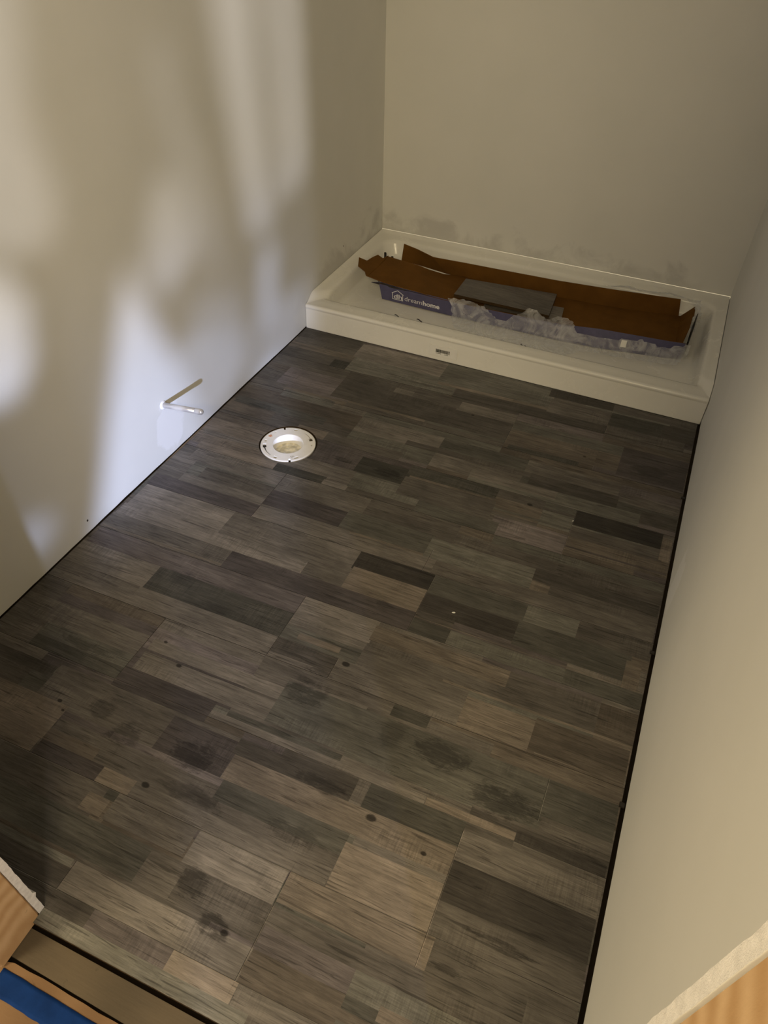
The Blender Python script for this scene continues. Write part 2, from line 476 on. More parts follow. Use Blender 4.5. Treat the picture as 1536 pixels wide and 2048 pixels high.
PATCHES=[
[0.005, 0.259, -0.0773, -0.0072, 0.32, 0],
[0.012, 0.264, -0.1151, -0.0695, 0.45, 0],
[0.001, 0.303, -0.2176, -0.1502, 0.38, 0],
[0.212, 0.303, -0.2176, -0.1666, 0.28, -1],
[0.008, 0.618, -0.2813, -0.2176, 0.42, 0],
[0.265, 0.619, -0.122, -0.0212, 0.62, 0],
[0.276, 0.692, -0.2176, -0.122, 0.55, -1],
[0.488, 0.69, -0.1972, -0.1854, 0.42, -1],
[0.621, 0.901, -0.1666, -0.122, 0.62, 1],
[0.614, 1.03, -0.1502, -0.0212, 0.5, -1],
[1.009, 1.235, -0.0773, -0.0285, 0.3, 0],
[0.696, 1.235, -0.2241, -0.1666, 0.33, 0],
[1.024, 1.235, -0.1739, -0.088, 0.52, 0],
[1.235, 1.512, -0.0773, -0.0212, 0.42, 0],
[1.235, 1.512, -0.1666, -0.088, 0.34, 0],
[1.235, 1.41, -0.1666, -0.088, 0.3, -1],
[1.235, 1.489, -0.2373, -0.1666, 0.42, 0],
[0.304, 0.943, -0.3929, -0.2241, 0.36, 0],
[0.736, 0.943, -0.2919, -0.2373, 0.52, 0],
[0.55, 0.742, -0.2813, -0.2373, 0.42, 0],
[0.497, 0.568, -0.2813, -0.2496, 0.52, 0],
[0.943, 1.309, -0.3207, -0.2675, 0.48, -1],
[0.959, 1.19, -0.4291, -0.4051, 0.33, -1],
[1.308, 1.512, -0.4184, -0.2675, 0.36, 2],
[0.463, 0.943, -0.4603, -0.4291, 0.47, -1],
[0.376, 0.662, -0.633, -0.5878, 0.44, 0],
[0.65, 1.208, -0.5446, -0.5202, 0.38, 0],
[1.162, 1.336, -0.4928, -0.4603, 0.45, 0],
[1.067, 1.338, -0.5759, -0.5202, 0.33, 0],
[1.338, 1.512, -0.5446, -0.4998, 0.48, 0],
[0.891, 1.41, -0.633, -0.5759, 0.52, -1],
[0.891, 1.163, -0.6143, -0.5759, 0.56, 0],
[1.411, 1.512, -0.6143, -0.5579, 0.36, 0],
[0.981, 1.235, -0.6704, -0.6581, 0.4, 0],
[0.985, 1.235, -0.7263, -0.7175, 0.48, -1],
[1.235, 1.484, -0.6994, -0.633, 0.24, 0],
[1.235, 1.493, -0.7499, -0.7058, 0.44, 0],
[1.235, 1.512, -0.7952, -0.7887, 0.36, 2],
[1.484, 1.512, -0.7429, -0.6472, 0.6, 1],
[1.017, 1.235, -0.83, -0.7499, 0.6, 2],
[0.011, 0.138, -0.4472, -0.3929, 0.48, 0],
[0.143, 0.34, -0.4603, -0.4184, 0.54, -1],
[0.017, 0.36, -0.5579, -0.5202, 0.38, -1],
[0.019, 0.248, -0.6464, -0.6566, 0.42, 2],
[0.289, 0.397, -0.633, -0.5878, 0.55, 1],
[0.023, 0.25, -0.7566, -0.7351, 0.5, 0],
[0.045, 0.327, -0.83, -0.7952, 0.58, 1],
[0.056, 0.376, -0.8909, -0.83, 0.52, 0],
[0.135, 0.376, -0.9531, -0.9016, 0.4, 0],
[0.012, 0.376, -1.0405, -0.9885, 0.35, 2],
[0.376, 0.725, -0.7351, -0.633, 0.37, 2],
[0.554, 0.725, -0.7351, -0.6581, 0.26, -1],
[0.713, 0.998, -0.6828, -0.633, 0.33, -1],
[0.714, 1.005, -0.7795, -0.6916, 0.43, 0],
[0.324, 0.496, -0.83, -0.7952, 0.31, -1],
[0.376, 0.727, -0.8076, -0.8343, 0.5, 0],
[0.492, 0.572, -0.83, -0.8076, 0.58, 0],
[0.376, 0.638, -0.98, -0.9116, 0.31, 2],
[0.574, 0.816, -0.83, -0.8076, 0.38, 0],
[0.598, 0.817, -0.8534, -0.8645, 0.47, 1],
[0.623, 0.892, -0.98, -0.9016, 0.42, -1],
[0.792, 1.04, -0.83, -0.7795, 0.42, -1],
[0.376, 0.908, -1.0405, -0.9885, 0.56, 0],
[0.324, 0.727, -1.1357, -1.0405, 0.52, 0],
[0.018, 0.325, -1.1357, -1.0405, 0.64, 0],
[0.01, 0.61, -1.1809, -1.1357, 0.58, 0],
[0.329, 0.61, -1.1809, -1.1555, 0.66, 1],
[0.09, 0.183, -1.1715, -1.1555, 0.62, -1],
[0.006, 0.408, -1.245, -1.1809, 0.45, 0],
[0.404, 0.943, -1.245, -1.1881, 0.36, 2],
[0.629, 0.943, -1.245, -1.2169, 0.34, 0],
[0.011, 0.411, -1.2403, -1.2337, 0.56, 1],
[0.73, 0.943, -1.1809, -1.1085, 0.58, 1],
[0.725, 0.943, -1.1085, -1.0405, 0.25, 0],
[1.043, 1.512, -0.8645, -0.83, 0.43, -1],
[0.885, 1.185, -0.9885, -0.9116, 0.55, -1],
[1.184, 1.512, -0.9531, -0.9116, 0.32, 0],
[0.909, 1.512, -1.0405, -0.9885, 0.48, 0],
[0.943, 1.199, -1.1227, -1.0405, 0.42, -1],
[0.943, 1.198, -1.1715, -1.1085, 0.29, 0],
[1.192, 1.473, -1.1809, -1.0995, 0.37, -1],
[1.463, 1.5, -1.1994, -1.1155, 0.5, 1],
[0.072, 0.607, -1.1809, -1.1357, 0.6, 0],
[0.402, 0.943, -1.245, -1.1809, 0.36, 2],
[0.73, 0.943, -1.1809, -1.0995, 0.57, 1],
[0.726, 0.943, -1.0995, -1.0405, 0.25, 0],
[0.504, 0.926, -1.0405, -0.9885, 0.53, 0],
[0.726, 0.943, -1.0995, -1.0405, 0.25, 0],
[0.014, 0.662, -1.3074, -1.245, 0.47, 2],
[0.002, 0.258, -1.3868, -1.3074, 0.55, 0],
[0.259, 0.662, -1.3868, -1.3074, 0.32, -1],
[0.005, 0.662, -1.448, -1.3868, 0.54, 0],
[0.005, 0.253, -1.4175, -1.3868, 0.44, 0],
[0.662, 0.873, -1.3171, -1.245, 0.6, 0],
[0.704, 0.818, -1.3742, -1.3563, 0.55, 1],
[0.662, 0.829, -1.448, -1.3868, 0.38, 0],
[0.662, 0.831, -1.448, -1.4316, 0.52, 0],
[0.943, 1.512, -1.1953, -1.1931, 0.49, 1],
[0.868, 1.215, -1.3074, -1.2591, 0.5, 1],
[0.825, 1.149, -1.448, -1.3868, 0.5, 0],
[1.075, 1.512, -1.3488, -1.3426, 0.56, 1],
[1.142, 1.149, -1.448, -1.363, 0.5, 1],
[1.142, 1.321, -1.448, -1.363, 0.54, 1],
[1.304, 1.512, -1.448, -1.3563, 0.38, 1],
[1.089, 1.512, -1.4565, -1.4475, 0.47, 1],
[1.32, 1.512, -1.4425, -1.4403, 0.53, 1],
[-0.046, 0.376, -1.6435, -1.5098, 0.47, 0],
[-0.037, 0.132, -1.5876, -1.5719, 0.42, 0],
[0.118, 0.376, -1.6101, -1.5719, 0.46, -1],
[0.12, 0.376, -1.6435, -1.6101, 0.36, -1],
[0.039, 0.376, -1.6507, -1.6496, 0.5, 0],
[0.376, 0.662, -1.48, -1.448, 0.55, 0],
[0.391, 0.748, -1.5441, -1.5098, 0.57, 0],
[0.392, 0.752, -1.603, -1.5506, 0.53, 0],
[0.376, 0.627, -1.6602, -1.603, 0.32, 2],
[0.662, 1.085, -1.48, -1.448, 0.44, 0],
[0.997, 1.085, -1.48, -1.448, 0.34, -1],
[0.747, 1.371, -1.603, -1.4883, 0.43, -1],
[0.627, 1.142, -1.6435, -1.625, 0.52, 0],
[1.144, 1.333, -1.6435, -1.625, 0.57, 1],
[1.364, 1.512, -1.5719, -1.4883, 0.38, -1],
[1.333, 1.512, -1.6435, -1.6188, 0.27, 0],
[0.059, 0.234, -1.6981, -1.6703, 0.35, 0],
[0.237, 0.731, -1.7559, -1.6602, 0.44, 0],
[0.56, 0.731, -1.7559, -1.6703, 0.33, 2],
[0.038, 0.33, -1.8645, -1.7442, 0.6, 1],
[0.333, 1.031, -1.8015, -1.7727, 0.46, 0],
[0.741, 1.031, -1.8015, -1.7559, 0.38, -1],
[0.327, 1.028, -1.8645, -1.8297, 0.47, 0],
[0.332, 0.496, -1.8645, -1.8297, 0.33, 2],
[0.497, 0.579, -1.8645, -1.8297, 0.55, 1],
[0.724, 1.007, -1.6981, -1.6435, 0.33, 0],
[0.724, 0.824, -1.6602, -1.6435, 0.42, 2],
[0.732, 1.235, -1.7559, -1.6981, 0.52, 1],
[0.999, 1.035, -1.6981, -1.6435, 0.45, 0],
[1.026, 1.235, -1.6981, -1.6435, 0.33, -1],
[1.03, 1.235, -1.8645, -1.7727, 0.62, 1],
[1.235, 1.512, -1.7224, -1.6602, 0.52, 0],
[1.235, 1.512, -1.8015, -1.7224, 0.28, 0],
[1.235, 1.512, -1.8854, -1.8015, 0.45, 0],
[0.261, 0.537, -1.9301, -1.8645, 0.42, 0],
[0.504, 0.556, -1.9222, -1.8854, 0.54, 1],
[0.563, 0.752, -1.9222, -1.8645, 0.48, 0],
[0.757, 0.955, -1.9301, -1.8645, 0.58, 0],
[0.309, 0.961, -1.9982, -1.9301, 0.39, -1],
[0.693, 0.778, -1.9982, -1.9301, 0.46, 0],
[0.772, 0.961, -1.9982, -1.9301, 0.37, 0],
[0.4, 0.582, -2.062, -2.0218, 0.37, 0],
[0.574, 0.961, -2.062, -2.0064, 0.53, 0],
[0.959, 1.252, -1.9222, -1.8645, 0.53, 1],
[0.956, 1.483, -1.9655, -1.9301, 0.42, 0],
[0.958, 1.206, -2.0449, -2.0278, 0.46, 1],
[1.203, 1.261, -2.0218, -1.9982, 0.56, 1],
[0.543, 1.005, -2.1259, -2.0959, 0.56, -1],
[0.834, 0.966, -2.0959, -2.062, 0.62, 1],
[0.968, 1.193, -2.0959, -2.062, 0.5, 0]]
JOINTS=[(1.235, -0.2579, -0.0773), (0.943, -0.4051, -0.2919), (0.376, -1.0405, -0.83), (0.943, -1.245, -1.0405), (0.376, -1.6435, -1.448), (0.958, -2.062, -1.8645), (1.366, -1.5876, -1.4883), (1.235, -1.8645, -1.6602), (0.574, -2.062, -2.0064), (0.662, -1.448, -1.245), (1.235, -0.83, -0.633), (0.904, -1.0405, -0.9655), (1.235, -1.9141, -1.8645), (0.825, -1.448, -1.3987)]


M_LAM = laminate_material()
M_LAM2 = laminate_material(False, 0.47)
M_LAM3 = laminate_material(False, 0.60)
M_WALL = drywall_material()
M_ACR = acrylic_material()
M_FILM = film_material()
M_GOBO = gobo_material()
M_PINE = wood_material('pine_stud', (0.46, 0.27, 0.12), (0.66, 0.45, 0.25), (1.4, 1, .42), 22.0, 2.2)
M_PLY = wood_material('plywood_subfloor', (0.15, 0.080, 0.032), (0.21, 0.120, 0.055), (.6, 2.2, 1), 4.0, 6.0, 0.7)
M_PLYD = wood_material('dusty_plank', (0.062, 0.046, 0.027), (0.105, 0.078, 0.046), (.4, 3.0, 1), 4.0, 5.0, 0.7)
M_CORE = plain('board_core', (0.055, 0.034, 0.016), 0.9, 0.1)  # core darkened to stand for the shade along board edges
M_DARK = plain('dark_subfloor', (0.05, 0.038, 0.026), 0.9, 0.2)
M_GYP = plain('gypsum_core', (0.80, 0.78, 0.76), 0.85, 0.2, 0.10, 120, 0.6)
M_KRAFT = plain('kraft_cardboard', (0.140, 0.064, 0.013), 0.85, 0.10, 0.14, 14)
M_BLUE = plain('printed_blue_card', (0.088, 0.084, 0.165), 0.5, 0.3, 0.12, 40)
M_INK = plain('black_ink', (0.012, 0.012, 0.012), 0.6, 0.3)
M_WHT = plain('white_print', (0.75, 0.75, 0.78), 0.5, 0.3, 0.05)
M_PAPER = plain('white_paper', (0.83, 0.82, 0.78), 0.6, 0.3, 0.03)
M_TAPE = plain('blue_masking_tape', (0.006, 0.030, 0.135), 0.75, 0.08, 0.18, 30, 0.2)
M_PVC = plain('white_pvc', (0.93, 0.91, 0.86), 0.3, 0.5, 0.04)
M_WAX = plain('stained_pvc', (0.74, 0.68, 0.50), 0.35, 0.5, 0.30, 60)
M_ORG = plain('orange_primer', (0.62, 0.24, 0.10), 0.6, 0.3, 0.3, 300)
M_PIPE = plain('brushed_stub_metal', (0.72, 0.70, 0.68), 0.28, 0.5, 0.05, 30, 0.0, 0.55)
M_BLK = plain('black_plastic', (0.02, 0.016, 0.012), 0.5)
M_TAN = plain('tan_shim', (0.16, 0.11, 0.06), 0.8)
M_SUBP = plain('pale_room_paint', (0.55, 0.50, 0.42), 0.8)

# ------------------------------------------------------------------ floor
SK = 0.0237
SEAMS = [-.633, -.83, -1.0405, -1.245, -1.448, -1.6435, -1.8645, -2.062, -.4291, -.2176]
JSTRIPS = [(p[0], p[1], p[2]) for p in JOINTS]
rnd = random.Random(7)
FLANGE = (0.307, -0.691)


def build_floor():
    us = {0.0035, W - 0.0088, XJ, XR}
    vs = {-2.20, 0.02}
    for (u0, u1, v0, v1, t, h) in PATCHES:
        us.update((u0, u1)); vs.update((v0, v1))
    G = 0.0010
    for s in SEAMS:
        vs.update((s - G, s, s + G))
    for (u, a, b) in JSTRIPS:
        us.update((u - G * .9, u, u + G * .9))
    u = sorted(x for x in us if 0.0035 <= x <= W - 0.0088)
    v = sorted(x for x in vs if -2.20 <= x <= 0.02)

    def merge(a, eps=0.0003):
        r = [a[0]]
        for x in a[1:]:
            if x - r[-1] > eps:
                r.append(x)
        return r
    u = merge(u); v = merge(v)
    # a plausible tone where no strip was noted: planks of two or three strips
    def base(x, y):
        k = 0
        for s in sorted(SEAMS):
            if y > s:
                k += 1
        i = int(math.floor((x + .195 + (k % 3) * .095) / .286))
        sub = int(math.floor(y / .067))
        r = random.Random(k * 131 + i * 17 + sub * 7)
        return 0.36 + 0.18 * r.random(), r.choice((-1, 0, 0, 1, 2)), r.random() * 40
    bm = bmesh.new()
    lt = bm.faces.layers.float.new('tone')
    lh = bm.faces.layers.float.new('hue')
    ls = bm.faces.layers.float.new('seed')
    seeds = [rnd.random() * 60 for _ in PATCHES]
    seamset = [round(s, 5) for s in SEAMS]

    def ymin(x):
        return YF + 0.002 if (x < XJ - 1e-6 or x > XR + 1e-6) else -2.1215 + 0.02 * x

    cache = {}

    def vert(x, y, xc):
        yy = min(y + SK * x, -0.0015)
        yy = max(yy, ymin(xc))
        z = 0.0
        if any(abs(y - s) < 1e-5 for s in SEAMS):
            z = -0.0007
        else:
            for (ju, a, b) in JSTRIPS:
                if abs(x - ju) < 1e-5 and a - .001 <= y <= b + .001:
                    z = -0.0007
        key = (round(x, 6), round(yy, 6))
        if key not in cache:
            cache[key] = bm.verts.new((x, yy, z))
        return cache[key]
    for i in range(len(u) - 1):
        xc = (u[i] + u[i + 1]) / 2
        for j in range(len(v) - 1):
            yc = (v[j] + v[j + 1]) / 2
            q = [vert(u[i], v[j], xc), vert(u[i + 1], v[j], xc), vert(u[i + 1], v[j + 1], xc), vert(u[i], v[j + 1], xc)]
            if len(set(q)) < 4:
                continue
            try:
                f = bm.faces.new(q)
            except ValueError:
                continue
            t, h, s = base(xc, yc)
            for k, (u0, u1, v0, v1, tt, hh) in enumerate(PATCHES):
                if u0 <= xc <= u1 and v0 <= yc <= v1:
                    t, h, s = tt, hh, seeds[k]
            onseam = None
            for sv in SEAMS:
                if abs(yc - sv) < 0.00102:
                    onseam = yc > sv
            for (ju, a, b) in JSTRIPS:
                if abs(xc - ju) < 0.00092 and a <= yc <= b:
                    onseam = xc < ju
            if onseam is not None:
                t = 0.22 if onseam else min(0.85, t + 0.26)  # seam halves painted as the shaded and lit sides of a bevel
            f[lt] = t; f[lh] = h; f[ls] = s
    # hole for the closet flange
    cx, cy, R = FLANGE[0] - .0005, FLANGE[1] + 0.002, 0.0945
    nseg = 40
    for k in range(nseg):
        a = 2 * math.pi * (k + .5) / nseg
        nrm = Vector((math.cos(a), math.sin(a), 0))
        near = [f for f in bm.faces if (f.calc_center_median().xy - Vector((cx, cy))).length < 0.13]
        geom = set(near)
        for f in near:
            geom.update(f.edges); geom.update(f.verts)
        bmesh.ops.bisect_plane(bm, geom=list(geom), plane_co=Vector((cx, cy, 0)) + nrm * R, plane_no=nrm, dist=1e-6)
    dele = []
    for f in bm.faces:
        c = f.calc_center_median().xy - Vector((cx, cy))
        if c.length < 0.12:
            if all(c.dot(Vector((math.cos(2 * math.pi * (k + .5) / nseg), math.sin(2 * math.pi * (k + .5) / nseg)))) < R for k in range(nseg)):
                dele.append(f)
    bmesh.ops.delete(bm, geom=dele, context='FACES')
    # board thickness
    be = [e for e in bm.edges if len(e.link_faces) == 1]
    r = bmesh.ops.extrude_edge_only(bm, edges=be)
    for g in r['geom']:
        if isinstance(g, bmesh.types.BMVert):
            g.co.z = -0.0118
        if isinstance(g, bmesh.types.BMFace):
            g.material_index = 1
    bm.normal_update()
    me = bpy.data.meshes.new('floor')
    bm.to_mesh(me)
    bm.free()
    return structure(link('floor', me, [M_LAM, M_CORE]))


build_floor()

# sub floor below, in the doorway and in the next room
bm = bmesh.new()
n = 48
ring = [bm.verts.new((FLANGE[0] + .062 * math.cos(2 * math.pi * k / n), FLANGE[1] + .062 * math.sin(2 * math.pi * k / n), -0.0118)) for k in range(n)]
ring2 = [bm.verts.new((FLANGE[0] + .12 * math.cos(2 * math.pi * k / n), FLANGE[1] + .12 * math.sin(2 * math.pi * k / n), -0.0118)) for k in range(n)]
low = [bm.verts.new((r.co.x, r.co.y, -0.06)) for r in ring]
for k in range(n):
    bm.faces.new((ring[k], ring[(k + 1) % n], ring2[(k + 1) % n], ring2[k]))
    bm.faces.new((low[k], low[(k + 1) % n], ring[(k + 1) % n], ring[k]))
sq = [(FLANGE[0] + .12 * math.cos(2 * math.pi * k / n), FLANGE[1] + .12 * math.sin(2 * math.pi * k / n)) for k in range(n)]
outer = []
for (x, y) in sq:
    dx, dy = x - FLANGE[0], y - FLANGE[1]
    # push each ray to the border of the room rectangle
    tx = ((W + .02 - FLANGE[0]) if dx > 0 else (-.02 - FLANGE[0])) / dx if abs(dx) > 1e-6 else 1e9
    ty = ((D - FLANGE[1]) if dy > 0 else (-2.10 - FLANGE[1])) / dy if abs(dy) > 1e-6 else 1e9
    t = min(tx, ty)
    outer.append(bm.verts.new((FLANGE[0] + dx * t, FLANGE[1] + dy * t, -0.0118)))
for k in range(n):
    bm.faces.new((ring2[k], ring2[(k + 1) % n], outer[(k + 1) % n], outer[k]))
for p in ((-.02, D), (W + .02, D), (-.02, -2.10), (W + .02, -2.10)):
    c = bm.verts.new((p[0], p[1], -0.0118))
    best = None
    cand = sorted(range(n), key=lambda k: (outer[k].co - c.co).length)[:6]
    for k in range(n):
        a, b = outer[k], outer[(k + 1) % n]
        if abs(a.co.x - b.co.x) > 1e-5 and abs(a.co.y - b.co.y) > 1e-5:
            if (abs(a.co.x - p[0]) < 1e-4 or abs(b.co.x - p[0]) < 1e-4) and (abs(a.co.y - p[1]) < 1e-4 or abs(b.co.y - p[1]) < 1e-4):
                bm.faces.new((a, b, c))
bm.normal_update()
structure(from_bm('floor_underlay', bm, M_DARK))

bm = bmesh.new()
add_box(bm, (-.4, -2.6, -.06), (W + .4, -2.05, -.0305))
structure(from_bm('floor_joist_deck', bm, M_DARK))
bm = bmesh.new()
add_box(bm, (.563, -2.0985, -.0115), (.5985, -2.0800, .0006), .0003)
bm.free()
# strip of dusty board in the doorway, then the plywood of the next room
bm = bmesh.new()
add_prism(bm, [(-.02, -2.1655), (W + .02, -2.1655), (W + .02, -2.1000), (.42, -2.1195), (-.02, -2.1215)], -0.03, -0.0119)
structure(from_bm('floor_doorway_strip', bm, M_PLYD))
bm = bmesh.new()
pts = [(-2.0, -6.2), (4.6, -6.2), (4.6, -2.1695), (0.80, -2.1695)]
x = 0.80
rr = random.Random(3)
while x > 0.60:
    x -= 0.03
    pts.append((x, -2.1700 + rr.uniform(-.0016, .0016)))
pts += [(0.585, -2.1722), (0.5757, -2.175), (-2.0, -2.175)]
add_prism(bm, pts, -0.03, -0.0112)
structure(from_bm('floor_next_room', bm, M_PLY))

# ------------------------------------------------------------------ walls
def wall_box(name, p0, p1, mat=None, bev=0.0):
    bm = bmesh.new()
    add_box(bm, p0, p1, bev)
    bmesh.ops.recalc_face_normals(bm, faces=bm.faces)
    return structure(from_bm(name, bm, mat or M_WALL))


def ragged_sheet(name, axis, face, thick, a0, a1, z0, z1, rag, mat, step=0.012):
    """drywall sheet whose lower edge is unevenly cut; axis 'x' = plane x=face running along y"""
    bm = bmesh.new()
    n = max(2, int((a1 - a0) / step))
    A = [a0 + (a1 - a0) * i / n for i in range(n + 1)]
    zz = [z0 + rag * (noise.noise(Vector((a * 3.1, face * 7, 0))) + .5 * noise.noise(Vector((a * 21, face, 3)))) for a in A]
    front_lo, front_hi, back_lo, back_hi = [], [], [], []
    for a, zb in zip(A, zz):
        f = (lambda q, z: (q, a, z)) if axis == 'x' else (lambda q, z: (a, q, z))
        front_lo.append(bm.verts.new(f(face, zb))); front_hi.append(bm.verts.new(f(face, z1)))
        back_lo.append(bm.verts.new(f(face + thick, zb))); back_hi.append(bm.verts.new(f(face + thick, z1)))
    for i in range(n):
        bm.faces.new((front_lo[i], front_lo[i + 1], front_hi[i + 1], front_hi[i]))
        bm.faces.new((back_lo[i], back_hi[i], back_hi[i + 1], back_lo[i + 1]))
        bm.faces.new((front_lo[i], back_lo[i], back_lo[i + 1], front_lo[i + 1]))
        bm.faces.new((front_hi[i], front_hi[i + 1], back_hi[i + 1], back_hi[i]))
    bm.faces.new((front_lo[0], front_hi[0], back_hi[0], back_lo[0]))
    bm.faces.new((front_lo[n], back_lo[n], back_hi[n], front_hi[n]))
    bmesh.ops.recalc_face_normals(bm, faces=bm.faces)
    return structure(from_bm(name, bm, mat))


ragged_sheet('wall_left', 'x', 0.0, -0.0127, YF, D, 0.0035, HC, 0.0022, M_WALL)
ragged_sheet('wall_right', 'x', W, 0.0127, YF, D, 0.006, HC, 0.004, M_WALL)
wall_box('wall_back', (-.0127, D, 0.1285), (W + .0127, D + .0127, HC))
wall_box('ceiling', (-.02, YO, HC), (W + .02, D + .02, HC + .013))
# sole plates seen through the gap under the sheets
wall_box('trim_1', (-.10, YF, -.0117), (-.0135, D, .03), M_DARK)
wall_box('trim_2', (W + .0135, YF, -.0117), (W + .10, D, .03), M_DARK)

# front wall sheets, with the raw gypsum edge at the doorway
def front_sheet(name, x0, x1, z0, z1, edge_side, notch):
    bm = bmesh.new()
    n = 240
    zs = [z0 + (z1 - z0) * i / n for i in range(n + 1)]
    xe = x1 if edge_side > 0 else x0
    xo = x0 if edge_side > 0 else x1
    cols = []
    for z in zs:
        a = 0.0009 * noise.noise(Vector((z * 40, x0, 1)))
        b = 0.0009 * noise.noise(Vector((z * 55, x0, 5)))
        c = 0.0016 * max(0, noise.noise(Vector((z * 90, x0, 9))))
        sp = 0.0
        if notch is not None and abs(z - notch) < 0.005:
            sp = 0.0045
        cols.append([bm.verts.new((xo, YF, z)), bm.verts.new((xe - edge_side * .0, YF + a + c + sp, z)),
                     bm.verts.new((xe, YF - .0127 + b, z)), bm.verts.new((xo, YF - .0127, z))])
    for i in range(n):
        for k in range(4):
            f = bm.faces.new((cols[i][k], cols[i][(k + 1) % 4], cols[i + 1][(k + 1) % 4], cols[i + 1][k]))
            if k == 1:
                f.material_index = 1
    bm.faces.new(cols[0])
    bm.faces.new(cols[n][::-1])
    bmesh.ops.recalc_face_normals(bm, faces=bm.faces)
    return structure(from_bm(name, bm, [M_WALL, M_GYP]))


front_sheet('wall_front', -.0127, XJ, 0.0005, HC, 1, 0.062)
front_sheet('wall_front_right', XR, W + .0127, 0.004, HC, -1, None)
wall_box('wall_front_top', (XJ, YF - .0127, 2.06), (XR, YF, HC))


def stud(name, x0, x1, y0, y1, z0, z1, label):
    bm = bmesh.new()
    add_box(bm, (x0, y0, z0), (x1, y1, z1), 0.0022)
    # long edges a little uneven
    o = from_bm(name, bm, M_PINE, origin=((x0 + x1) / 2, (y0 + y1) / 2, z0))
    return tag(o, label, 'stud')


Y1 = YF - .0137
stud('door_stud', XJ - .038, XJ - .0004, YO, Y1, -.0108, 2.10, 'upright pine stud at bottom left, its raw end grain side facing the doorway')
stud('door_stud', XR + .0006, XR + .0386, YO, Y1, -.0108, 2.10, 'upright pine stud at bottom right, behind the cut drywall edge')
bm = bmesh.new()
add_box(bm, (-.02, YO, 2.1003), (W + .02, Y1, 2.24), .002)
tag(from_bm('door_header', bm, M_PINE), 'pine header beam lying across the top of the doorway studs', 'beam')

# ------------------------------------------------------------------ shower base
def rrect(x0, x1, y0, y1, r, n=10):
    """r = (front-left, front-right, back-right, back-left)"""
    P = []
    cs = [((x0, y0), r[0], 180), ((x1, y0), r[1], 270), ((x1, y1), r[2], 0), ((x0, y1), r[3], 90)]
    sg = [(1, 1), (-1, 1), (-1, -1), (1, -1)]
    for (c, rad, a0), s in zip(cs, sg):
        ox, oy = c[0] + s[0] * rad, c[1] + s[1] * rad
        for k in range(n + 1):
            a = math.radians(a0 + 90 * k / n)
            P.append((ox + rad * math.cos(a), oy + rad * math.sin(a)))
    return P


def dense(P, step=0.02):
    return P


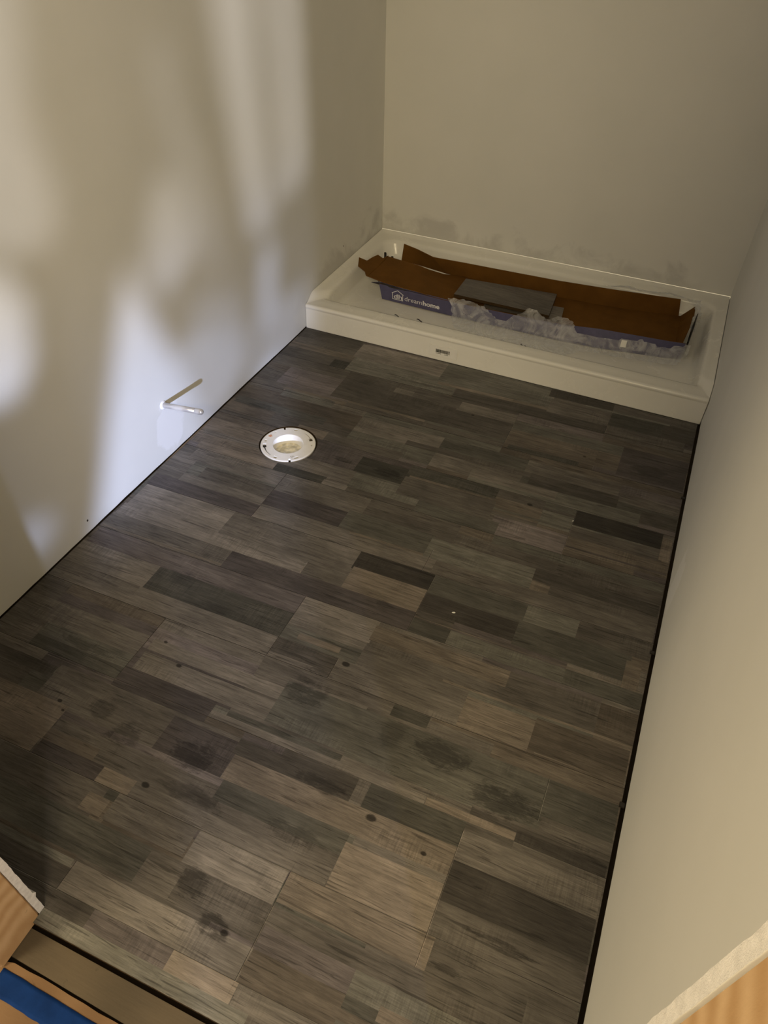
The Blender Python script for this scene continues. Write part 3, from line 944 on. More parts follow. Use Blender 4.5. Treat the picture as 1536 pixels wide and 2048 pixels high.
def build_pan():
    X0, X1, Y0, Y1_ = 0.0015, W - .0015, 0.0, D - .0008

    def rimz(yf, y, zf, zb):
        # the threshold is lower than the raised edge that tucks against the walls
        k = min(1, max(0, (y - yf - .004) / .06)); k = k * k * (3 - 2 * k)
        return zf + (zb - zf) * k
    loops = []
    e = 1e-4

    def L(x0, x1, y0, y1, r, zf, zb):
        P = rrect(x0, x1, y0, y1, r)
        # subdivide the long runs
        Q = []
        n = len(P)
        for i in range(n):
            a, b = P[i], P[(i + 1) % n]
            Q.append(a)
            if i % 11 == 10:
                for k in range(1, 48):
                    Q.append((a[0] + (b[0] - a[0]) * k / 48, a[1] + (b[1] - a[1]) * k / 48))
        loops.append([(x, y, rimz(y0, y, zf, zb)) for x, y in Q])
    s = (.004,) * 4
    L(X0, X1, Y0, Y1_, s, 0.0008, 0.0008)
    L(X0, X1, Y0 + .0005, Y1_, s, 0.003, 0.004)
    L(X0, X1, Y0 + .0030, Y1_, s, 0.070, 0.100)
    L(X0, X1, Y0 + .0034, Y1_, s, 0.080, 0.112)
    L(X0, X1, Y0 + .0040, Y1_, s, 0.0835, 0.120)
    L(X0, X1, Y0 + .0022, Y1_, s, 0.0860, 0.1235)
    L(X0, X1, Y0 + .0020, Y1_, s, 0.0920, 0.1250)
    L(X0 + .0003, X1 - .0003, Y0 + .0040, Y1_ - .0005, s, 0.0965, 0.1265)
    L(X0 + .0006, X1 - .0006, Y0 + .0080, Y1_ - .0015, s, 0.0990, 0.1275)
    L(X0 + .001, X1 - .001, Y0 + .012, Y1_ - .003, s, 0.0995, 0.1280)
    L(X0 + .004, X1 - .004, Y0 + .018, Y1_ - .006, s, 0.0990, 0.1265)
    L(X0 + .010, X1 - .010, Y0 + .024, Y1_ - .014, s, 0.0987, 0.1215)
    L(X0 + .024, X1 - .022, Y0 + .045, Y1_ - .030, (.006, .006, .03, .03), 0.0990, 0.1170)
    L(X0 + .044, X1 - .036, Y0 + .068, Y1_ - .056, (.010, .012, .05, .05), 0.0995, 0.1150)
    L(X0 + .052, X1 - .044, Y0 + .076, Y1_ - .064, (.012, .014, .06, .06), 0.0975, 0.1110)
    L(X0 + .057, X1 - .049, Y0 + .081, Y1_ - .069, (.014, .016, .06, .06), 0.0900, 0.1000)
    L(X0 + .066, X1 - .058, Y0 + .092, Y1_ - .078, (.02, .02, .06, .06), 0.0560, 0.0600)
    L(X0 + .074, X1 - .066, Y0 + .101, Y1_ - .085, (.02, .02, .06, .06), 0.0480, 0.0490)
    L(X0 + .090, X1 - .082, Y0 + .120, Y1_ - .100, (.02, .02, .05, .05), 0.0450, 0.0455)
    L(X0 + .30, X1 - .30, Y0 + .25, Y1_ - .25, (.02, .02, .02, .02), 0.0425, 0.0425)
    L(X0 + .55, X1 - .55, Y0 + .33, Y1_ - .33, (.01, .01, .01, .01), 0.0400, 0.0400)
    bm = bmesh.new()
    V = [[bm.verts.new(p) for p in lp] for lp in loops]
    n = len(V[0])
    for i in range(len(V) - 1):
        for k in range(n):
            bm.faces.new((V[i][k], V[i][(k + 1) % n], V[i + 1][(k + 1) % n], V[i + 1][k]))
    bm.faces.new(V[-1])
    bm.faces.new(V[0][::-1])
    bmesh.ops.recalc_face_normals(bm, faces=bm.faces)
    root = from_bm('shower_base', bm, M_ACR, smooth=True)
    tag(root, 'white acrylic shower base with a raised front threshold filling the far end of the floor', 'shower base')
    return root


pan = build_pan()
# product sticker with bar code on the threshold
bm = bmesh.new()
add_box(bm, (.528, -.0004, .018), (.640, .0012, .060))
stk = from_bm('sticker', bm, M_PAPER, pan)
stk['label'] = 'small white sticker with a bar code'
bm = bmesh.new()
rb = random.Random(5)
x = .5555
while x < .606:
    w = rb.choice((.0006, .001, .0016))
    add_box(bm, (x, -.0009, .0335), (x + w, -.0004, .0465))
    x += w + rb.choice((.0005, .0008))
add_box(bm, (.6075, -.0009, .0325), (.6100, -.0004, .0475))
add_box(bm, (.5555, -.0009, .0325), (.5570, -.0004, .0475))
x = .5565
while x < .6045:
    if not (.576 < x < .590):
        add_box(bm, (x, -.0009, .0280), (x + .0012, -.0004, .0305))
    x += .0021
bc = from_bm('bar_code', bm, M_INK, stk)
bc['label'] = 'black bar code and print'


def speck(name, x, y, z, l, w, h, rot, mat, label, cat, tilt=0.0):
    bm = bmesh.new()
    n = 9
    prev = None
    for i in range(n):
        t = i / (n - 1)
        r = w * (0.5 + 0.5 * math.sin(math.pi * min(1, t * 1.15))) * (1 if t < .85 else 1.5)
        ring = [bm.verts.new((l * (t - .5), r * math.cos(a), h * .5 + h * .5 * math.sin(a) + .002 * math.sin(t * 5))) for a in [2 * math.pi * k / 8 for k in range(8)]]
        if prev:
            for k in range(8):
                bm.faces.new((prev[k], prev[(k + 1) % 8], ring[(k + 1) % 8], ring[k]))
        else:
            bm.faces.new(ring[::-1])
        prev = ring
    bm.faces.new(prev)
    bmesh.ops.recalc_face_normals(bm, faces=bm.faces)
    me = bpy.data.meshes.new(name)
    bm.to_mesh(me); bm.free()
    o = link(name, me, mat)
    o.location = (x, y, z)
    o.rotation_euler = (0, tilt, rot)
    return tag(o, label, cat)


speck('screw', .362, .074, .0995, .020, .0016, .0035, -.25, M_BLK, 'thin black screw lying on the threshold rim, nearer the left wall', 'screw')
speck('screw', .455, .076, .0995, .026, .0019, .0045, -.35, M_BLK, 'thin black screw on the threshold rim in front of the printed carton side', 'screw')
speck('plastic_crumb', .857, .0735, .0993, .0075, .0022, .003, .1, M_BLK, 'larger of two black crumbs on the middle of the threshold rim', 'crumb')
speck('plastic_crumb', .8715, .0710, .0993, .0050, .0018, .0028, .3, M_BLK, 'smaller of two black crumbs on the middle of the threshold rim', 'crumb')

# ------------------------------------------------------------------ carton lying open in the base
ct = empty('laminate_carton', (.8, .45, .045))
tag(ct, 'torn open long blue cardboard carton with brown inside lying in the shower base', 'carton')
CM = [M_KRAFT, M_BLUE]


def lerp(a, b, t):
    return tuple(a[i] + (b[i] - a[i]) * t for i in range(3))


def interp(pts, t):
    k = t * (len(pts) - 1)
    i = min(int(k), len(pts) - 2)
    return lerp(pts[i], pts[i + 1], k - i)


def strip_part(name, A, B, rows=6, cols=48, th=0.003, mats=CM, wob=0.0, parent=ct, flip=False):
    """sheet between two poly-lines A and B given as lists of matching points"""
    R = []
    for i in range(rows + 1):
        r = []
        for j in range(cols + 1):
            a = interp(A, j / cols); b = interp(B, j / cols)
            p = Vector(lerp(a, b, i / rows))
            if wob:
                p.z += wob * noise.noise(Vector((p.x * 9, p.y * 9, 2)))
            r.append(p)
        R.append(r)
    if flip:
        R = R[::-1]
    bm = bmesh.new()
    sheet(bm, R, th)
    o = from_bm(name, bm, mats, origin=tuple(parent.location))
    o.parent = parent
    o.location = (0, 0, 0)
    return o


# bottom: lifts over the front side at its torn left end
Fb = [(.150, .266, .135), (.225, .256, .130), (.300, .254, .125), (.370, .257, .121), (.43, .262, .114), (.50, .266, .098), (.60, .272, .066), (.75, .268, .052), (.95, .272, .050), (1.15, .296, .050), (1.38, .336, .050)]
Bb = [(.145, .475, .135), (.225, .474, .130), (.290, .480, .122), (.330, .500, .104), (.385, .540, .078), (.47, .603, .056), (.60, .608, .052), (.75, .611, .050), (.95, .616, .050), (1.15, .634, .050), (1.372, .664, .050)]
strip_part('bottom_panel', Bb, Fb, rows=8, cols=70, wob=.002, flip=True)
# front side with the print
Ft = [(.200, .274, .111), (.503, .2545, .112), (.854, .262, .112), (.96, .269, .112), (1.096, .295, .112), (1.349, .3185, .112), (1.405, .330, .111)]
Fl = [(.214, .275, .047), (.515, .2655, .047), (.854, .262, .047), (.97, .262, .047), (1.112, .270, .047), (1.349, .310, .047), (1.405, .328, .047)]
fp = strip_part('front_panel', Ft, Fl, rows=4, cols=60)
fp['label'] = 'blue printed side'
# back side standing up
Bl = [(.162, .602, .068), (.257, .606, .060), (.385, .594, .054), (.47, .596, .052), (.62, .600, .050), (.87, .606, .050), (1.068, .6145, .050), (1.357, .656, .050)]
Bt = [(.172, .600, .145), (.244, .580, .141), (.322, .561, .130), (.460, .588, .121), (.614, .594, .120), (.86, .602, .120), (1.09, .625, .120), (1.345, .658, .120)]
strip_part('back_panel', Bt, Bl, rows=5, cols=60, flip=True)
# right end flaps
strip_part('end_flap', [(1.4044, .639, .112), (1.4073, .5595, .112)], [(1.3595, .652, .051), (1.3738, .595, .051)], rows=3, cols=4, flip=True)
strip_part('end_flap', [(1.4033, .5648, .114), (1.402, .45, .113), (1.3925, .3316, .112)], [(1.366, .60, .051), (1.371, .45, .051), (1.369, .345, .051)], rows=3, cols=8, flip=True)
ef = strip_part('end_flap', [(1.4190, .575, .116), (1.4170, .46, .114), (1.412, .338, .112)], [(1.415, .575, .060), (1.413, .46, .056), (1.408, .338, .052)], rows=3, cols=8, mats=[M_BLK, M_BLUE], flip=True)
# torn left end: two crooked tails
strip_part('torn_flap', [(.047, .4035, .140), (.0898, .392, .140), (.0980, .430, .140), (.1112, .4574, .141), (.1423, .4397, .139), (.152, .478, .137)],
           [(.0783, .3274, .139), (.104, .308, .139), (.128, .290, .139), (.136, .276, .138), (.145, .264, .137), (.152, .262, .136)], rows=4, cols=20, wob=.004, flip=True)
strip_part('torn_flap', [(.215, .270, .121), (.30, .262, .117), (.40, .262, .115), (.52, .258, .113)], [(.160, .285, .104), (.245, .272, .105), (.36, .266, .108), (.50, .262, .111)], rows=2, cols=16, mats=[M_BLUE, M_BLK])
strip_part('corner_flap', [(.196, .282, .110), (.170, .315, .105)], [(.212, .282, .048), (.200, .330, .048)], rows=3, cols=4, mats=[M_BLK, M_BLUE])
for (px, py) in ((.096, .572), (.140, .548)):
    bm = bmesh.new()
    add_box(bm, (px - .005, py - .003, .0450), (px + .005, py + .003, .104), .0015)
    o = from_bm('floor_spacer', bm, M_BLK, origin=(px, py, .0450))
    tag(o, 'black plastic peg sticking up behind the carton, ' + ('nearer the left wall' if px < .1 else 'farther from the left wall'), 'peg', 'pegs behind the carton')

# print: house outline, dh, dreamhome
e1 = Vector((.515, .2655, 0)) - Vector((.214, .275, 0))
ang = math.atan2(e1.y, e1.x)


def text_mesh(name, s, size, x, z, bold, parent, extrude=0.0003):
    cu = bpy.data.curves.new(name, 'FONT')
    cu.body = s
    cu.size = size
    cu.extrude = extrude
    cu.offset = bold
    cu.resolution_u = 4
    to = bpy.data.objects.new('tmp', cu)
    COL.objects.link(to)
    dg = bpy.context.evaluated_depsgraph_get()
    me = bpy.data.meshes.new_from_object(to.evaluated_get(dg))
    bpy.data.objects.remove(to, do_unlink=True)
    xs = [v.co.x for v in me.vertices]
    return me, max(xs)


def front_y(x, z):
    """y of the outer face of the printed side at x"""
    t = (x - .205) / (.509 - .205)
    yt = .274 + (.2545 - .274) * t
    yl = .275 + (.2655 - .275) * t
    k = (z - .047) / .065
    return yl + (yt - yl) * k - .0037


def place_print(name, me, x, z, xs=1.0, label=None):
    for v in me.vertices:
        px = x + v.co.x * xs
        pz = z + v.co.y - .006 * 0
        py = front_y(px, pz) - v.co.z
        v.co = Vector((px, py, pz)) - Vector(ct.location)
    o = bpy.data.objects.new(name, me)
    COL.objects.link(o)
    me.materials.append(M_WHT)
    o.parent = fp
    if label:
        o['label'] = label
    return o


# house outline
def bar(bm, a, b, w):
    a = Vector(a); b = Vector(b)
    d = (b - a).normalized(); nn = Vector((-d.y, d.x))
    q = [a + nn * w / 2 - d * w / 2, b + nn * w / 2 + d * w / 2, b - nn * w / 2 + d * w / 2, a - nn * w / 2 - d * w / 2]
    lo = [bm.verts.new((p.x, p.y, .0)) for p in q]
    hi = [bm.verts.new((p.x, p.y, .0005)) for p in q]
    bm.faces.new(hi)
    for i in range(4):
        bm.faces.new((lo[i], lo[(i + 1) % 4], hi[(i + 1) % 4], hi[i]))


bm = bmesh.new()
hw, hh = .046, .026
for a, b in (((0, 0), (hw, 0)), ((0, 0), (0, hh)), ((hw, 0), (hw, hh)), ((-.002, hh), (hw / 2, hh + .014)), ((hw + .002, hh), (hw / 2, hh + .014))):
    bar(bm, a, b, .0024)
me = bpy.data.meshes.new('house_emblem')
bm.to_mesh(me); bm.free()
place_print('house_emblem', me, .262, .0605, label='white house outline emblem')
me, w = text_mesh('t', 'dh', .0275, 0, 0, .0003, fp)
place_print('emblem_letters', me, .2665, .0645, .0385 / w, 'white letters dh')
me, w = text_mesh('t', 'dream', .0280, 0, 0, -.0002, fp)
place_print('lettering', me, .3150, .0640, .078 / w, 'thin white word dream')
me, w = text_mesh('t', 'home', .0280, 0, 0, .0007, fp)
place_print('lettering', me, .3960, .0640, .074 / w, 'bold white word home')

# ------------------------------------------------------------------ offcuts in the carton
def board(name, pts, z, th, label, mat):
    bm = bmesh.new()
    add_prism(bm, pts, z, z + th)
    for f in bm.faces:
        if f.normal.z < .5:
            f.material_index = 1
    bm.normal_update()
    for f in bm.faces:
        f.material_index = 0 if f.normal.z > .5 else 1
    o = from_bm(name, bm, [mat, M_CORE], origin=(pts[0][0], pts[0][1], z))
    return tag(o, label, 'board')


bm = bmesh.new()
_q = [(.5073, .3179, .112), (.8861, .3813, .076), (.8713, .5716, .078), (.4985, .4946, .100)]
_t = [bm.verts.new(p) for p in _q]
_b = [bm.verts.new((p[0], p[1], p[2] - .0115)) for p in _q]
bm.faces.new(_t)
bm.faces.new(_b[::-1]).material_index = 1
for k in range(4):
    bm.faces.new((_b[k], _b[(k + 1) % 4], _t[(k + 1) % 4], _t[k])).material_index = 1
bmesh.ops.recalc_face_normals(bm, faces=bm.faces)
tag(from_bm('laminate_offcut', bm, [M_LAM2, M_CORE], origin=_q[0]), 'larger grey wood-look laminate offcut lying on top in the open carton', 'board')
board('laminate_offcut', [(.62, .345), (.935, .389), (.9216, .497), (.62, .47)], .0530, .0098, 'narrow grey laminate offcut poking out from under the larger one', M_LAM3)

# ------------------------------------------------------------------ clear film
def film(name, outline, label, seed, amp=.006, flow=None, step=.008, loc=None):
    """crumpled film: outline polygon in (s,t); flow maps (s,t) to a point"""
    from mathutils.geometry import intersect_point_tri_2d
    xs = [p[0] for p in outline]; ys = [p[1] for p in outline]

    def inside(x, y):
        c = False
        n = len(outline)
        for i in range(n):
            x1, y1 = outline[i]; x2, y2 = outline[(i + 1) % n]
            if (y1 > y) != (y2 > y) and x < (x2 - x1) * (y - y1) / (y2 - y1) + x1:
                c = not c
        return c
    bm = bmesh.new()
    nx = int((max(xs) - min(xs)) / step) + 1
    ny = int((max(ys) - min(ys)) / step) + 1
    grid = {}
    for i in range(nx + 1):
        for j in range(ny + 1):
            s = min(xs) + i * step; t = min(ys) + j * step
            if inside(s, t):
                p = Vector(flow(s, t))
                nz = amp * (noise.noise(Vector((s * 11, t * 14, seed))) + .25 * noise.noise(Vector((s * 40, t * 30, seed + 4))) + 1.1 * (0.5 - abs(noise.noise(Vector((s * 14 + t * 18, t * 9 - s * 5, seed + 9))))))
                p += Vector((0, -nz * .45, abs(nz)))
                grid[(i, j)] = bm.verts.new(p)
    for i in range(nx):
        for j in range(ny):
            k = [(i, j), (i + 1, j), (i + 1, j + 1), (i, j + 1)]
            q = [grid[x] for x in k if x in grid]
            if len(q) >= 3:
                bm.faces.new(q)
    loose = [v for v in bm.verts if not v.link_faces]
    bmesh.ops.delete(bm, geom=loose, context='VERTS')
    me = bpy.data.meshes.new(name)
    bm.to_mesh(me); bm.free()
    for p in me.polygons:
        p.use_smooth = True
    o = link(name, me, M_FILM)
    return tag(o, label, 'plastic film')


def ffy(x):
    """outer face of the carton front at x, any height"""
    P = [(.2, .2745), (.5, .258), (.85, .258), (.97, .262), (1.1, .272), (1.35, .308), (1.42, .327)]
    for (a, ya), (b, yb) in zip(P, P[1:]):
        if x <= b:
            return ya + (yb - ya) * (x - a) / (b - a)
    return P[-1][1]


def drape(s, t):
    """t>0 above carton rim, 0..-.065 down its face, then out across the base"""
    if t > 0:
        k = min(t / .03, 1)
        return (s, ffy(s) - .004 + t * .5, .116 + t * .55)
    if t > -.05:
        k = -t / .05
        return (s, ffy(s) - .006 - .022 * k, .116 - .050 * k)
    k = min(1, (-t - .05) / .11)
    return (s, ffy(s) - .028 - (-t - .05) * .95, .066 - .0175 * min(1, k * 2.2) + .0 * k)


OL = [(.495, .004), (.520, -.02), (.540, -.08), (.575, -.130), (.66, -.150), (.735, -.128), (.80, -.155), (.90, -.165), (1.00, -.150), (1.04, -.10), (1.10, -.085),
      (1.25, -.085), (1.40, -.085), (1.425, -.04), (1.425, .0), (1.34, -.018), (1.25, -.004), (1.17, -.014), (1.08, -.018), (1.02, -.016), (.995, .030), (.965, .042), (.930, .036), (.905, .012), (.870, .030), (.845, .052), (.820, .046), (.800, .016),
      (.765, -.012), (.74, -.030), (.70, -.018), (.655, .004), (.62, .012), (.56, .020)]
film('plastic_film', OL, 'crumpled clear plastic film draped over the front of the blue carton', 1.0, .0075, drape)


def behind(s, t):
    yb = .60 + (s - .7) * .075
    return (s, yb + .014 + t * .9, .125 - abs(t) * .25 + .004 * math.sin(s * 40))


film('plastic_film', [(1.02, .0), (1.10, .035), (1.20, .030), (1.28, .055), (1.36, .030), (1.425, .0), (1.44, -.10), (1.43, -.20), (1.405, -.20), (1.40, -.04), (1.36, .002), (1.20, -.002)],
     'wisp of clear plastic film behind the right end of the carton', 5.0, .008, behind)
bm = bmesh.new()
add_box(bm, (0, 0, 0), (.020, .0006, .026))
o = from_bm('adhesive_tag', bm, M_PAPER)
o.location = (1.186, .2555, .080)
o.rotation_euler = (math.radians(-14), 0, .1)
tag(o, 'small white tag stuck on the film on the carton front', 'tag')

# ------------------------------------------------------------------ closet flange
fl = empty('closet_flange', (FLANGE[0], FLANGE[1], -.0115))
tag(fl, 'round white toilet flange set in a hole of the dark floor', 'toilet flange')


def part(name, bm, mat, parent, label=None, smooth=False):
    o = from_bm(name, bm, mat, origin=tuple(parent.matrix_world.translation) if False else None, smooth=smooth)
    o.parent = parent
    if label:
        o['label'] = label
    return o


def build_flange():
    # local coordinates: z=0 sub floor, ring top at .0135
    RO, RI, ZT = .0890, .0500, .0132
    bm = bmesh.new()
    n = 240
    # slots: (a0, a1, r0, r1) in degrees, cut out of the ring
    slots = [(40, 74, .0740, .0772), (36, 48, .0700, .0812), (216, 252, .0740, .0775), (204, 219, .0700, .0812),
             (94, 104, .0725, .0812), (314, 324, .0725, .0812), (262, 271, .0725, .0812), (188, 195, .0725, .0790), (149, 155, .0750, .0790), (17, 24, .0750, .0790),
             (124, 129, .0772, .0900), (299.5, 304.5, .0772, .0900)]
    rs = [RI, .058, .066, .0700, .0725, .0740, .0750, .0772, .0775, .0790, .0812, .086, RO]
    rs = sorted(set(rs))

    def cut(a, r):
        for (a0, a1, r0, r1) in slots:
            if a0 <= a <= a1 and r0 <= r <= r1:
                return True
        return False
    top = {}
    bot = {}

    def tv(d, k, i, z):
        if (k, i) not in d:
            a = 2 * math.pi * k / n
            d[(k, i)] = bm.verts.new((rs[i] * math.cos(a), rs[i] * math.sin(a), z - (.0012 if i == len(rs) - 1 and z > .01 else 0)))
        return d[(k, i)]
    solid = {}
    for k in range(n):
        for i in range(len(rs) - 1):
            solid[(k, i)] = not cut((k + .5) * 360 / n, (rs[i] + rs[i + 1]) / 2)
    for (k, i), s in solid.items():
        if not s:
            continue
        k2 = (k + 1) % n
        bm.faces.new((tv(top, k, i, ZT), tv(top, k, i + 1, ZT), tv(top, k2, i + 1, ZT), tv(top, k2, i, ZT)))
        bm.faces.new((tv(bot, k, i, .0060), tv(bot, k2, i, .0060), tv(bot, k2, i + 1, .0060), tv(bot, k, i + 1, .0060)))
        for (kk, ii, va, vb) in ((k, i - 1, (k2, i), (k, i)), (k, i + 1, (k, i + 1), (k2, i + 1)), ((k - 1) % n, i, (k, i), (k, i + 1)), (k2, i, (k2, i + 1), (k2, i))):
            if not solid.get((kk, ii), False):
                bm.faces.new((tv(top, va[0], va[1], ZT), tv(bot, va[0], va[1], .0060), tv(bot, vb[0], vb[1], .0060), tv(top, vb[0], vb[1], ZT)))
    bmesh.ops.recalc_face_normals(bm, faces=bm.faces)
    ring = part('flange_ring', bm, M_PVC, fl)

    def lathe(prof, m=64):
        b = bmesh.new()
        V = []
        for r, z in prof:
            V.append([b.verts.new((r * math.cos(2 * math.pi * k / m), r * math.sin(2 * math.pi * k / m), z)) for k in range(m)])
        for i in range(len(V) - 1):
            for k in range(m):
                b.faces.new((V[i][k], V[i][(k + 1) % m], V[i + 1][(k + 1) % m], V[i + 1][k]))
        return b, V
    b, V = lathe([(.0500, .0132), (.0490, .0128), (.0480, .0105), (.0465, .0040), (.0450, -.004), (.0440, -.016), (.043, -.019)])
    bmesh.ops.recalc_face_normals(b, faces=b.faces)
    for f in b.faces:
        f.normal_flip()
    part('collar', b, M_PVC, fl, None, True)
    b, V = lathe([(.0436, -.0165), (.040, -.0165), (.0392, -.0180), (.030, -.0185), (.0285, -.0170), (.0270, -.0188), (.012, -.0192), (.002, -.0190)])
    b.faces.new(V[-1])
    bmesh.ops.recalc_face_normals(b, faces=b.faces)
    part('knockout_disc', b, M_WAX, fl, 'stained yellowish closing disc', True)
    b = bmesh.new()
    add_box(b, (-.0075, -.028, -.0188), (.0035, -.018, -.008), .002)
    part('knockout_tab', b, M_PVC, fl, 'small bright tab')
    # dark floor ring glimpsed through the slots is the sub floor itself; two rust dark bolts sit in the slots
    for a in (43, 213):
        b = bmesh.new()
        ca, sa = .0762 * math.cos(math.radians(a)), .0762 * math.sin(math.radians(a))
        m = Matrix.Translation((ca, sa, .0095)) @ Matrix.Rotation(math.radians(a), 4, 'Z')
        bmesh.ops.create_cone(b, cap_ends=True, segments=6, radius1=.0042, radius2=.0036, depth=.006, matrix=m)
        part('bolt', b, plain('dull_bolt', (.20, .17, .12), .5, .5, .2, 200, 0, .6) if a == 43 else M_BLK, fl, 'dull bolt in a slot')
    # orange stamp and printed mark
    b = bmesh.new()
    r = random.Random(2)
    for i in range(6):
        for j in range(5):
            if r.random() < .72:
                a = math.radians(166 + i * 1.5); rr_ = .0680 + j * .0026
                p = Vector((rr_ * math.cos(a), rr_ * math.sin(a), ZT))
                add_box(b, (p.x - .0009, p.y - .0008, ZT + .0000), (p.x + .0009, p.y + .0008, ZT + .0003))
    part('stamp', b, M_ORG, fl, 'faded orange stamp')
    b = bmesh.new()
    for i in range(4):
        for j in range(7):
            if r.random() < .8:
                a = math.radians(306 + j * 1.5); rr_ = .0650 + i * .0026
                p = Vector((rr_ * math.cos(a), rr_ * math.sin(a), ZT))
                add_box(b, (p.x - .0007, p.y - .0006, ZT), (p.x + .0007, p.y + .0006, ZT + .0003))
    part('printed_mark', b, plain('grey_print', (.30, .28, .25), .6), fl, 'small grey printed mark')


build_flange()

# ------------------------------------------------------------------ water stub out of the left wall
ps = empty('water_stub', (0.0, -.882, .1825))
tag(ps, 'capped silver pipe stub sticking out of the left wall', 'pipe')


def tube_part(name, profile, axis, mat, parent, m=28, label=None):
    b = bmesh.new()
    ax = Vector(axis).normalized()
    q = ax.to_track_quat('Z', 'Y')
    V = []
    for r, h in profile:
        V.append([b.verts.new(q @ Vector((r * math.cos(2 * math.pi * k / m), r * math.sin(2 * math.pi * k / m), h))) for k in range(m)])
    for i in range(len(V) - 1):
        for k in range(m):
            b.faces.new((V[i][k], V[i][(k + 1) % m], V[i + 1][(k + 1) % m], V[i + 1][k]))
    b.faces.new(V[0][::-1]); b.faces.new(V[-1])
    bmesh.ops.recalc_face_normals(b, faces=b.faces)
    me = bpy.data.meshes.new(name)
    b.to_mesh(me); b.free()
    for p in me.polygons:
        p.use_smooth = True
    o = link(name, me, mat)
    o.parent = parent
    if label:
        o['label'] = label
    return o


AX = (.145, 0, .018)
tube_part('pipe', [(.0082, .0), (.0082, .128)], AX, M_PIPE, ps)
tube_part('cap', [(.0084, .120), (.0089, .1205), (.0089, .138), (.0080, .1425), (.0055, .1455), (.002, .1468)], AX, M_PIPE, ps)
tube_part('filler_collar', [(.0150, -.0004), (.0140, .0016), (.0100, .0042), (.0088, .0046)], AX, plain('white_filler', (.84, .84, .84), .7), ps, label='ragged white filler round the pipe')

# ------------------------------------------------------------------ small marks on the sheets
def hole(name, y, z, r, label):
    b = bmesh.new()
    m = 14
    c = [b.verts.new((.0004, y + r * math.cos(2 * math.pi * k / m), z + r * 1.2 * math.sin(2 * math.pi * k / m))) for k in range(m)]
    d = [b.verts.new((-.0002, y + r * math.cos(2 * math.pi * k / m), z + r * 1.2 * math.sin(2 * math.pi * k / m))) for k in range(m)]
    b.faces.new(c)
    for k in range(m):
        b.faces.new((c[k], d[k], d[(k + 1) % m], c[(k + 1) % m]))
    bmesh.ops.recalc_face_normals(b, faces=b.faces)
    o = from_bm(name, b, M_BLK, origin=(0, y, z))
    return tag(o, label, 'nail hole')


hole('nail_hole', -1.2716, .041, .0030, 'dark nail hole low on the left wall near the floor')
hole('nail_hole', .353, .198, .0026, 'tiny dark nail hole on the left wall above the shower base')

# slivers of wood wedged between floor and walls
def sliver(x0, y0, x1, y1, w, z, h, mat, label, nm='wood_shim'):
    b = bmesh.new()
    d = Vector((x1 - x0, y1 - y0, 0)); L = d.length; d.normalize(); nn = Vector((-d.y, d.x, 0))
    n = 14
    prev = None
    for i in range(n + 1):
        t = i / n
        ww = w * (.55 + .45 * math.sin(math.pi * t)) * (1 + .3 * noise.noise(Vector((t * 9, x0, y0))))
        c = Vector((0, 0, 0)) + d * (L * t)
        ring = [b.verts.new(c - nn * ww / 2), b.verts.new(c + nn * ww / 2), b.verts.new(c + nn * ww / 2 + Vector((0, 0, h))), b.verts.new(c - nn * ww / 2 + Vector((0, 0, h)))]
        if prev:
            for k in range(4):
                b.faces.new((prev[k], prev[(k + 1) % 4], ring[(k + 1) % 4], ring[k]))
        else:
            b.faces.new(ring[::-1])
        prev = ring
    b.faces.new(prev)
    bmesh.ops.recalc_face_normals(b, faces=b.faces)
    me = bpy.data.meshes.new(nm)
    b.to_mesh(me); b.free()
    o = link(nm, me, mat)
    o.location = (x0, y0, z)
    return tag(o, label, 'shim')


sliver(.0060, -.68, .0055, -.93, .0042, .0002, .0012, M_TAN, 'thin tan wood sliver along the left wall below the pipe stub')
for (x, y, s, lab) in ((1.5160, -.415, .010, 'small dark chip at the right wall near the shower base'), (1.5165, -1.035, .010, 'small dark chip at the right wall in the middle of the floor'), (1.5170, -1.45, .012, 'small dark chip at the right wall nearest the doorway')):
    b = bmesh.new()
    add_box(b, (-.006, -s / 2, 0), (.005, s / 2, .004), .001)
    o = from_bm('wood_chip', b, M_BLK)
    o.location = (x, y, .0002)
    tag(o, lab, 'chip')

# scrap on the floor
def crumb(x, y, s, mat, label, rot):
    b = bmesh.new()
    bmesh.ops.create_icosphere(b, subdivisions=2, radius=s)
    for v in b.verts:
        v.co += v.co * .5 * noise.noise(v.co * 400)
        v.co.z = v.co.z * .35 + s * .3
        v.co.x *= 2.2
    me = bpy.data.meshes.new('crumb'); b.to_mesh(me); b.free()
    o = link('plaster_crumb', me, mat)
    o.location = (x, y, .0002); o.rotation_euler = (0, 0, rot)
    return tag(o, label, 'crumb')


crumb(1.030, -1.12, .0022, M_PAPER, 'tiny white plaster crumb in the middle of the floor', .4)
crumb(1.233, -.655, .0016, M_PAPER, 'tiny white plaster crumb toward the shower base on the right', .9)

# ------------------------------------------------------------------ blue tape
b = bmesh.new()
rows = []
n = 60
A_ = []; B_ = []
for i in range(n + 1):
    t = i / n
    x = .5762 + .60 * t
    ya = -2.1845 + .0008 * noise.noise(Vector((x * 30, 1, 0)))
    yb = -2.2225 + .0040 * noise.noise(Vector((x * 38, 5, 0))) - .010 * max(0, .08 - t)
    A_.append(Vector((x, ya, -.0108))); B_.append(Vector((x, yb, -.0108)))
Rr = []
for j in range(7):
    r = []
    for i in range(n + 1):
        p = A_[i].lerp(B_[i], j / 6)
        p.z += .0008 + .0016 * abs(noise.noise(Vector((p.x * 25, p.y * 60, 2))))
        r.append(p)
    Rr.append(r)
sheet(b, Rr[::-1], .0003)
o = from_bm('masking_tape', b, [M_TAPE, M_TAPE])
tag(o, 'strip of blue masking tape on the plywood at bottom left', 'tape')
for p in o.data.polygons:
    p.use_smooth = True

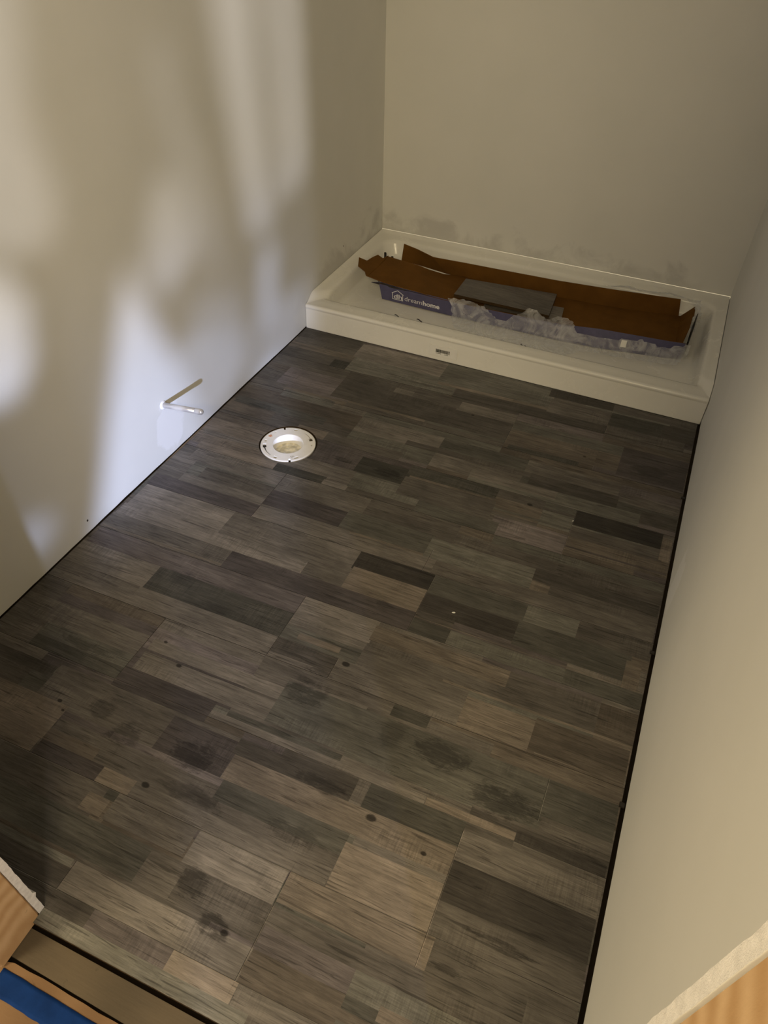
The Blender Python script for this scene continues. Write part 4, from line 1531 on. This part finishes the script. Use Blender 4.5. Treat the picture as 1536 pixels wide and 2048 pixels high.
# ------------------------------------------------------------------ unseen gobo, added to throw the light patches on the left wall
# clear areas: outline where the light through them lands on the left wall (y, z), how open, softness
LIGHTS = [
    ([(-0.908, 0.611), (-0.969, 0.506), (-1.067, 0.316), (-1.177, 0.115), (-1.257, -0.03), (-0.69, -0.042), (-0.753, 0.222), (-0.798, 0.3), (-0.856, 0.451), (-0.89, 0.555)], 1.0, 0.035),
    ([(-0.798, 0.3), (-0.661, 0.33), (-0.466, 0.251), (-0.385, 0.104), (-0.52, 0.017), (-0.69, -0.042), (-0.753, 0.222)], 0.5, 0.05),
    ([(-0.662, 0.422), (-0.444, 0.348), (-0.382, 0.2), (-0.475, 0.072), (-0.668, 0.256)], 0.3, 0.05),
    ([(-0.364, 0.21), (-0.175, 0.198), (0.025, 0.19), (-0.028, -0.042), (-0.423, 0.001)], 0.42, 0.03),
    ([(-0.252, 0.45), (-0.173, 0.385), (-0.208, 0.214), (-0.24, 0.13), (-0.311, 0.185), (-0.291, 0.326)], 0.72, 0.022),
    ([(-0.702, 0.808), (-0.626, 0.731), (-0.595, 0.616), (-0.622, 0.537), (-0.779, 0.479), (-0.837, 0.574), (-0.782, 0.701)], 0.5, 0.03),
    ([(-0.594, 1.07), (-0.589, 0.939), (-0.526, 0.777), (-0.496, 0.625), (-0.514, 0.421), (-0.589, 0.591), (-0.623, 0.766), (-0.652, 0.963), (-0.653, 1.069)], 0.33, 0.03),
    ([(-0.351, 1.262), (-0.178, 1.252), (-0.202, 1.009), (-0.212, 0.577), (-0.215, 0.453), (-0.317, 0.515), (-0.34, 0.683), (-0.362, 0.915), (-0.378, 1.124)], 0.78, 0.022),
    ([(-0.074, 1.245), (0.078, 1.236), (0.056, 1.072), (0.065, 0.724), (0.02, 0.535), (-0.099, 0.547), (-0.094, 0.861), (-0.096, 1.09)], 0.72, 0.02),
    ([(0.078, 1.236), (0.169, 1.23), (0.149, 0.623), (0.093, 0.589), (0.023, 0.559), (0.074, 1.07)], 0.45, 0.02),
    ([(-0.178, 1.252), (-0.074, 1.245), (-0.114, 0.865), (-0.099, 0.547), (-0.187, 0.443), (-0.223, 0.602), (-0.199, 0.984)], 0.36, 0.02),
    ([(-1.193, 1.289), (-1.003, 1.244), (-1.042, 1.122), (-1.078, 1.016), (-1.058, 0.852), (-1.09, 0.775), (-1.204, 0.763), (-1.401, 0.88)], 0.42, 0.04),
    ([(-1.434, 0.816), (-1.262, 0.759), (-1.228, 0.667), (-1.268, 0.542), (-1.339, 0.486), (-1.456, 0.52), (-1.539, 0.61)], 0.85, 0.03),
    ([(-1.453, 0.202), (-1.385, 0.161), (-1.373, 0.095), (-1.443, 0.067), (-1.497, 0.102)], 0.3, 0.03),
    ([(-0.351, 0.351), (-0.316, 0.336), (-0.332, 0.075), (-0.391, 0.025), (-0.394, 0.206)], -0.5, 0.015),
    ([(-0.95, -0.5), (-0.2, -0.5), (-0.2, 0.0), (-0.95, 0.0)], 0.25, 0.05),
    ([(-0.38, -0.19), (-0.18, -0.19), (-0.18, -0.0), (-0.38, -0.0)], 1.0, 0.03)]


def ptin(poly, x, y):
    c = False
    n = len(poly)
    for i in range(n):
        x1, y1 = poly[i]; x2, y2 = poly[(i + 1) % n]
        if (y1 > y) != (y2 > y) and x < (x2 - x1) * (y - y1) / (y2 - y1) + x1:
            c = not c
    return c


def pdist(poly, x, y):
    best = 9.0
    n = len(poly)
    for i in range(n):
        x1, y1 = poly[i]; x2, y2 = poly[(i + 1) % n]
        dx, dy = x2 - x1, y2 - y1
        L = dx * dx + dy * dy
        t = 0 if L == 0 else max(0, min(1, ((x - x1) * dx + (y - y1) * dy) / L))
        best = min(best, math.hypot(x - x1 - t * dx, y - y1 - t * dy))
    return best if not ptin(poly, x, y) else -best


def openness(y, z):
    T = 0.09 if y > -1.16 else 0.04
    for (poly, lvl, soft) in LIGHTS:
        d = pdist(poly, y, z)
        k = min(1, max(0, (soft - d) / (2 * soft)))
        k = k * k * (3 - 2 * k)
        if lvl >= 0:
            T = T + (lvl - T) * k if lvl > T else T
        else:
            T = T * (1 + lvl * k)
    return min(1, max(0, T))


def build_gobo():
    c0 = SX + (Vector((0, -.7, .5)) - SX).normalized() * 2.45
    nrm = Vector((SX.x, SX.y + .7, 0)).normalized()
    ny, nz = 160, 140
    bm = bmesh.new()
    wl = bm.verts.layers.float.new('gobo_opacity')
    g = {}
    for i in range(ny + 1):
        for j in range(nz + 1):
            y = -2.75 + 3.35 * i / ny
            z = -1.05 + 3.25 * j / nz
            Wp = Vector((0, y, z))
            d = Wp - SX
            t = (c0 - SX).dot(nrm) / d.dot(nrm)
            p = SX + d * t
            v = bm.verts.new(p)
            v[wl] = 1 - openness(y, z)
            g[(i, j)] = v
    for i in range(ny):
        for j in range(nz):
            bm.faces.new((g[(i, j)], g[(i + 1, j)], g[(i + 1, j + 1)], g[(i, j + 1)]))
    me = bpy.data.meshes.new('light_gobo')
    bm.to_mesh(me); bm.free()
    o = link('light_gobo', me, M_GOBO)
    return tag(o, 'unseen sheet added in the next room to shape the window light into patches', 'curtain')


build_gobo()
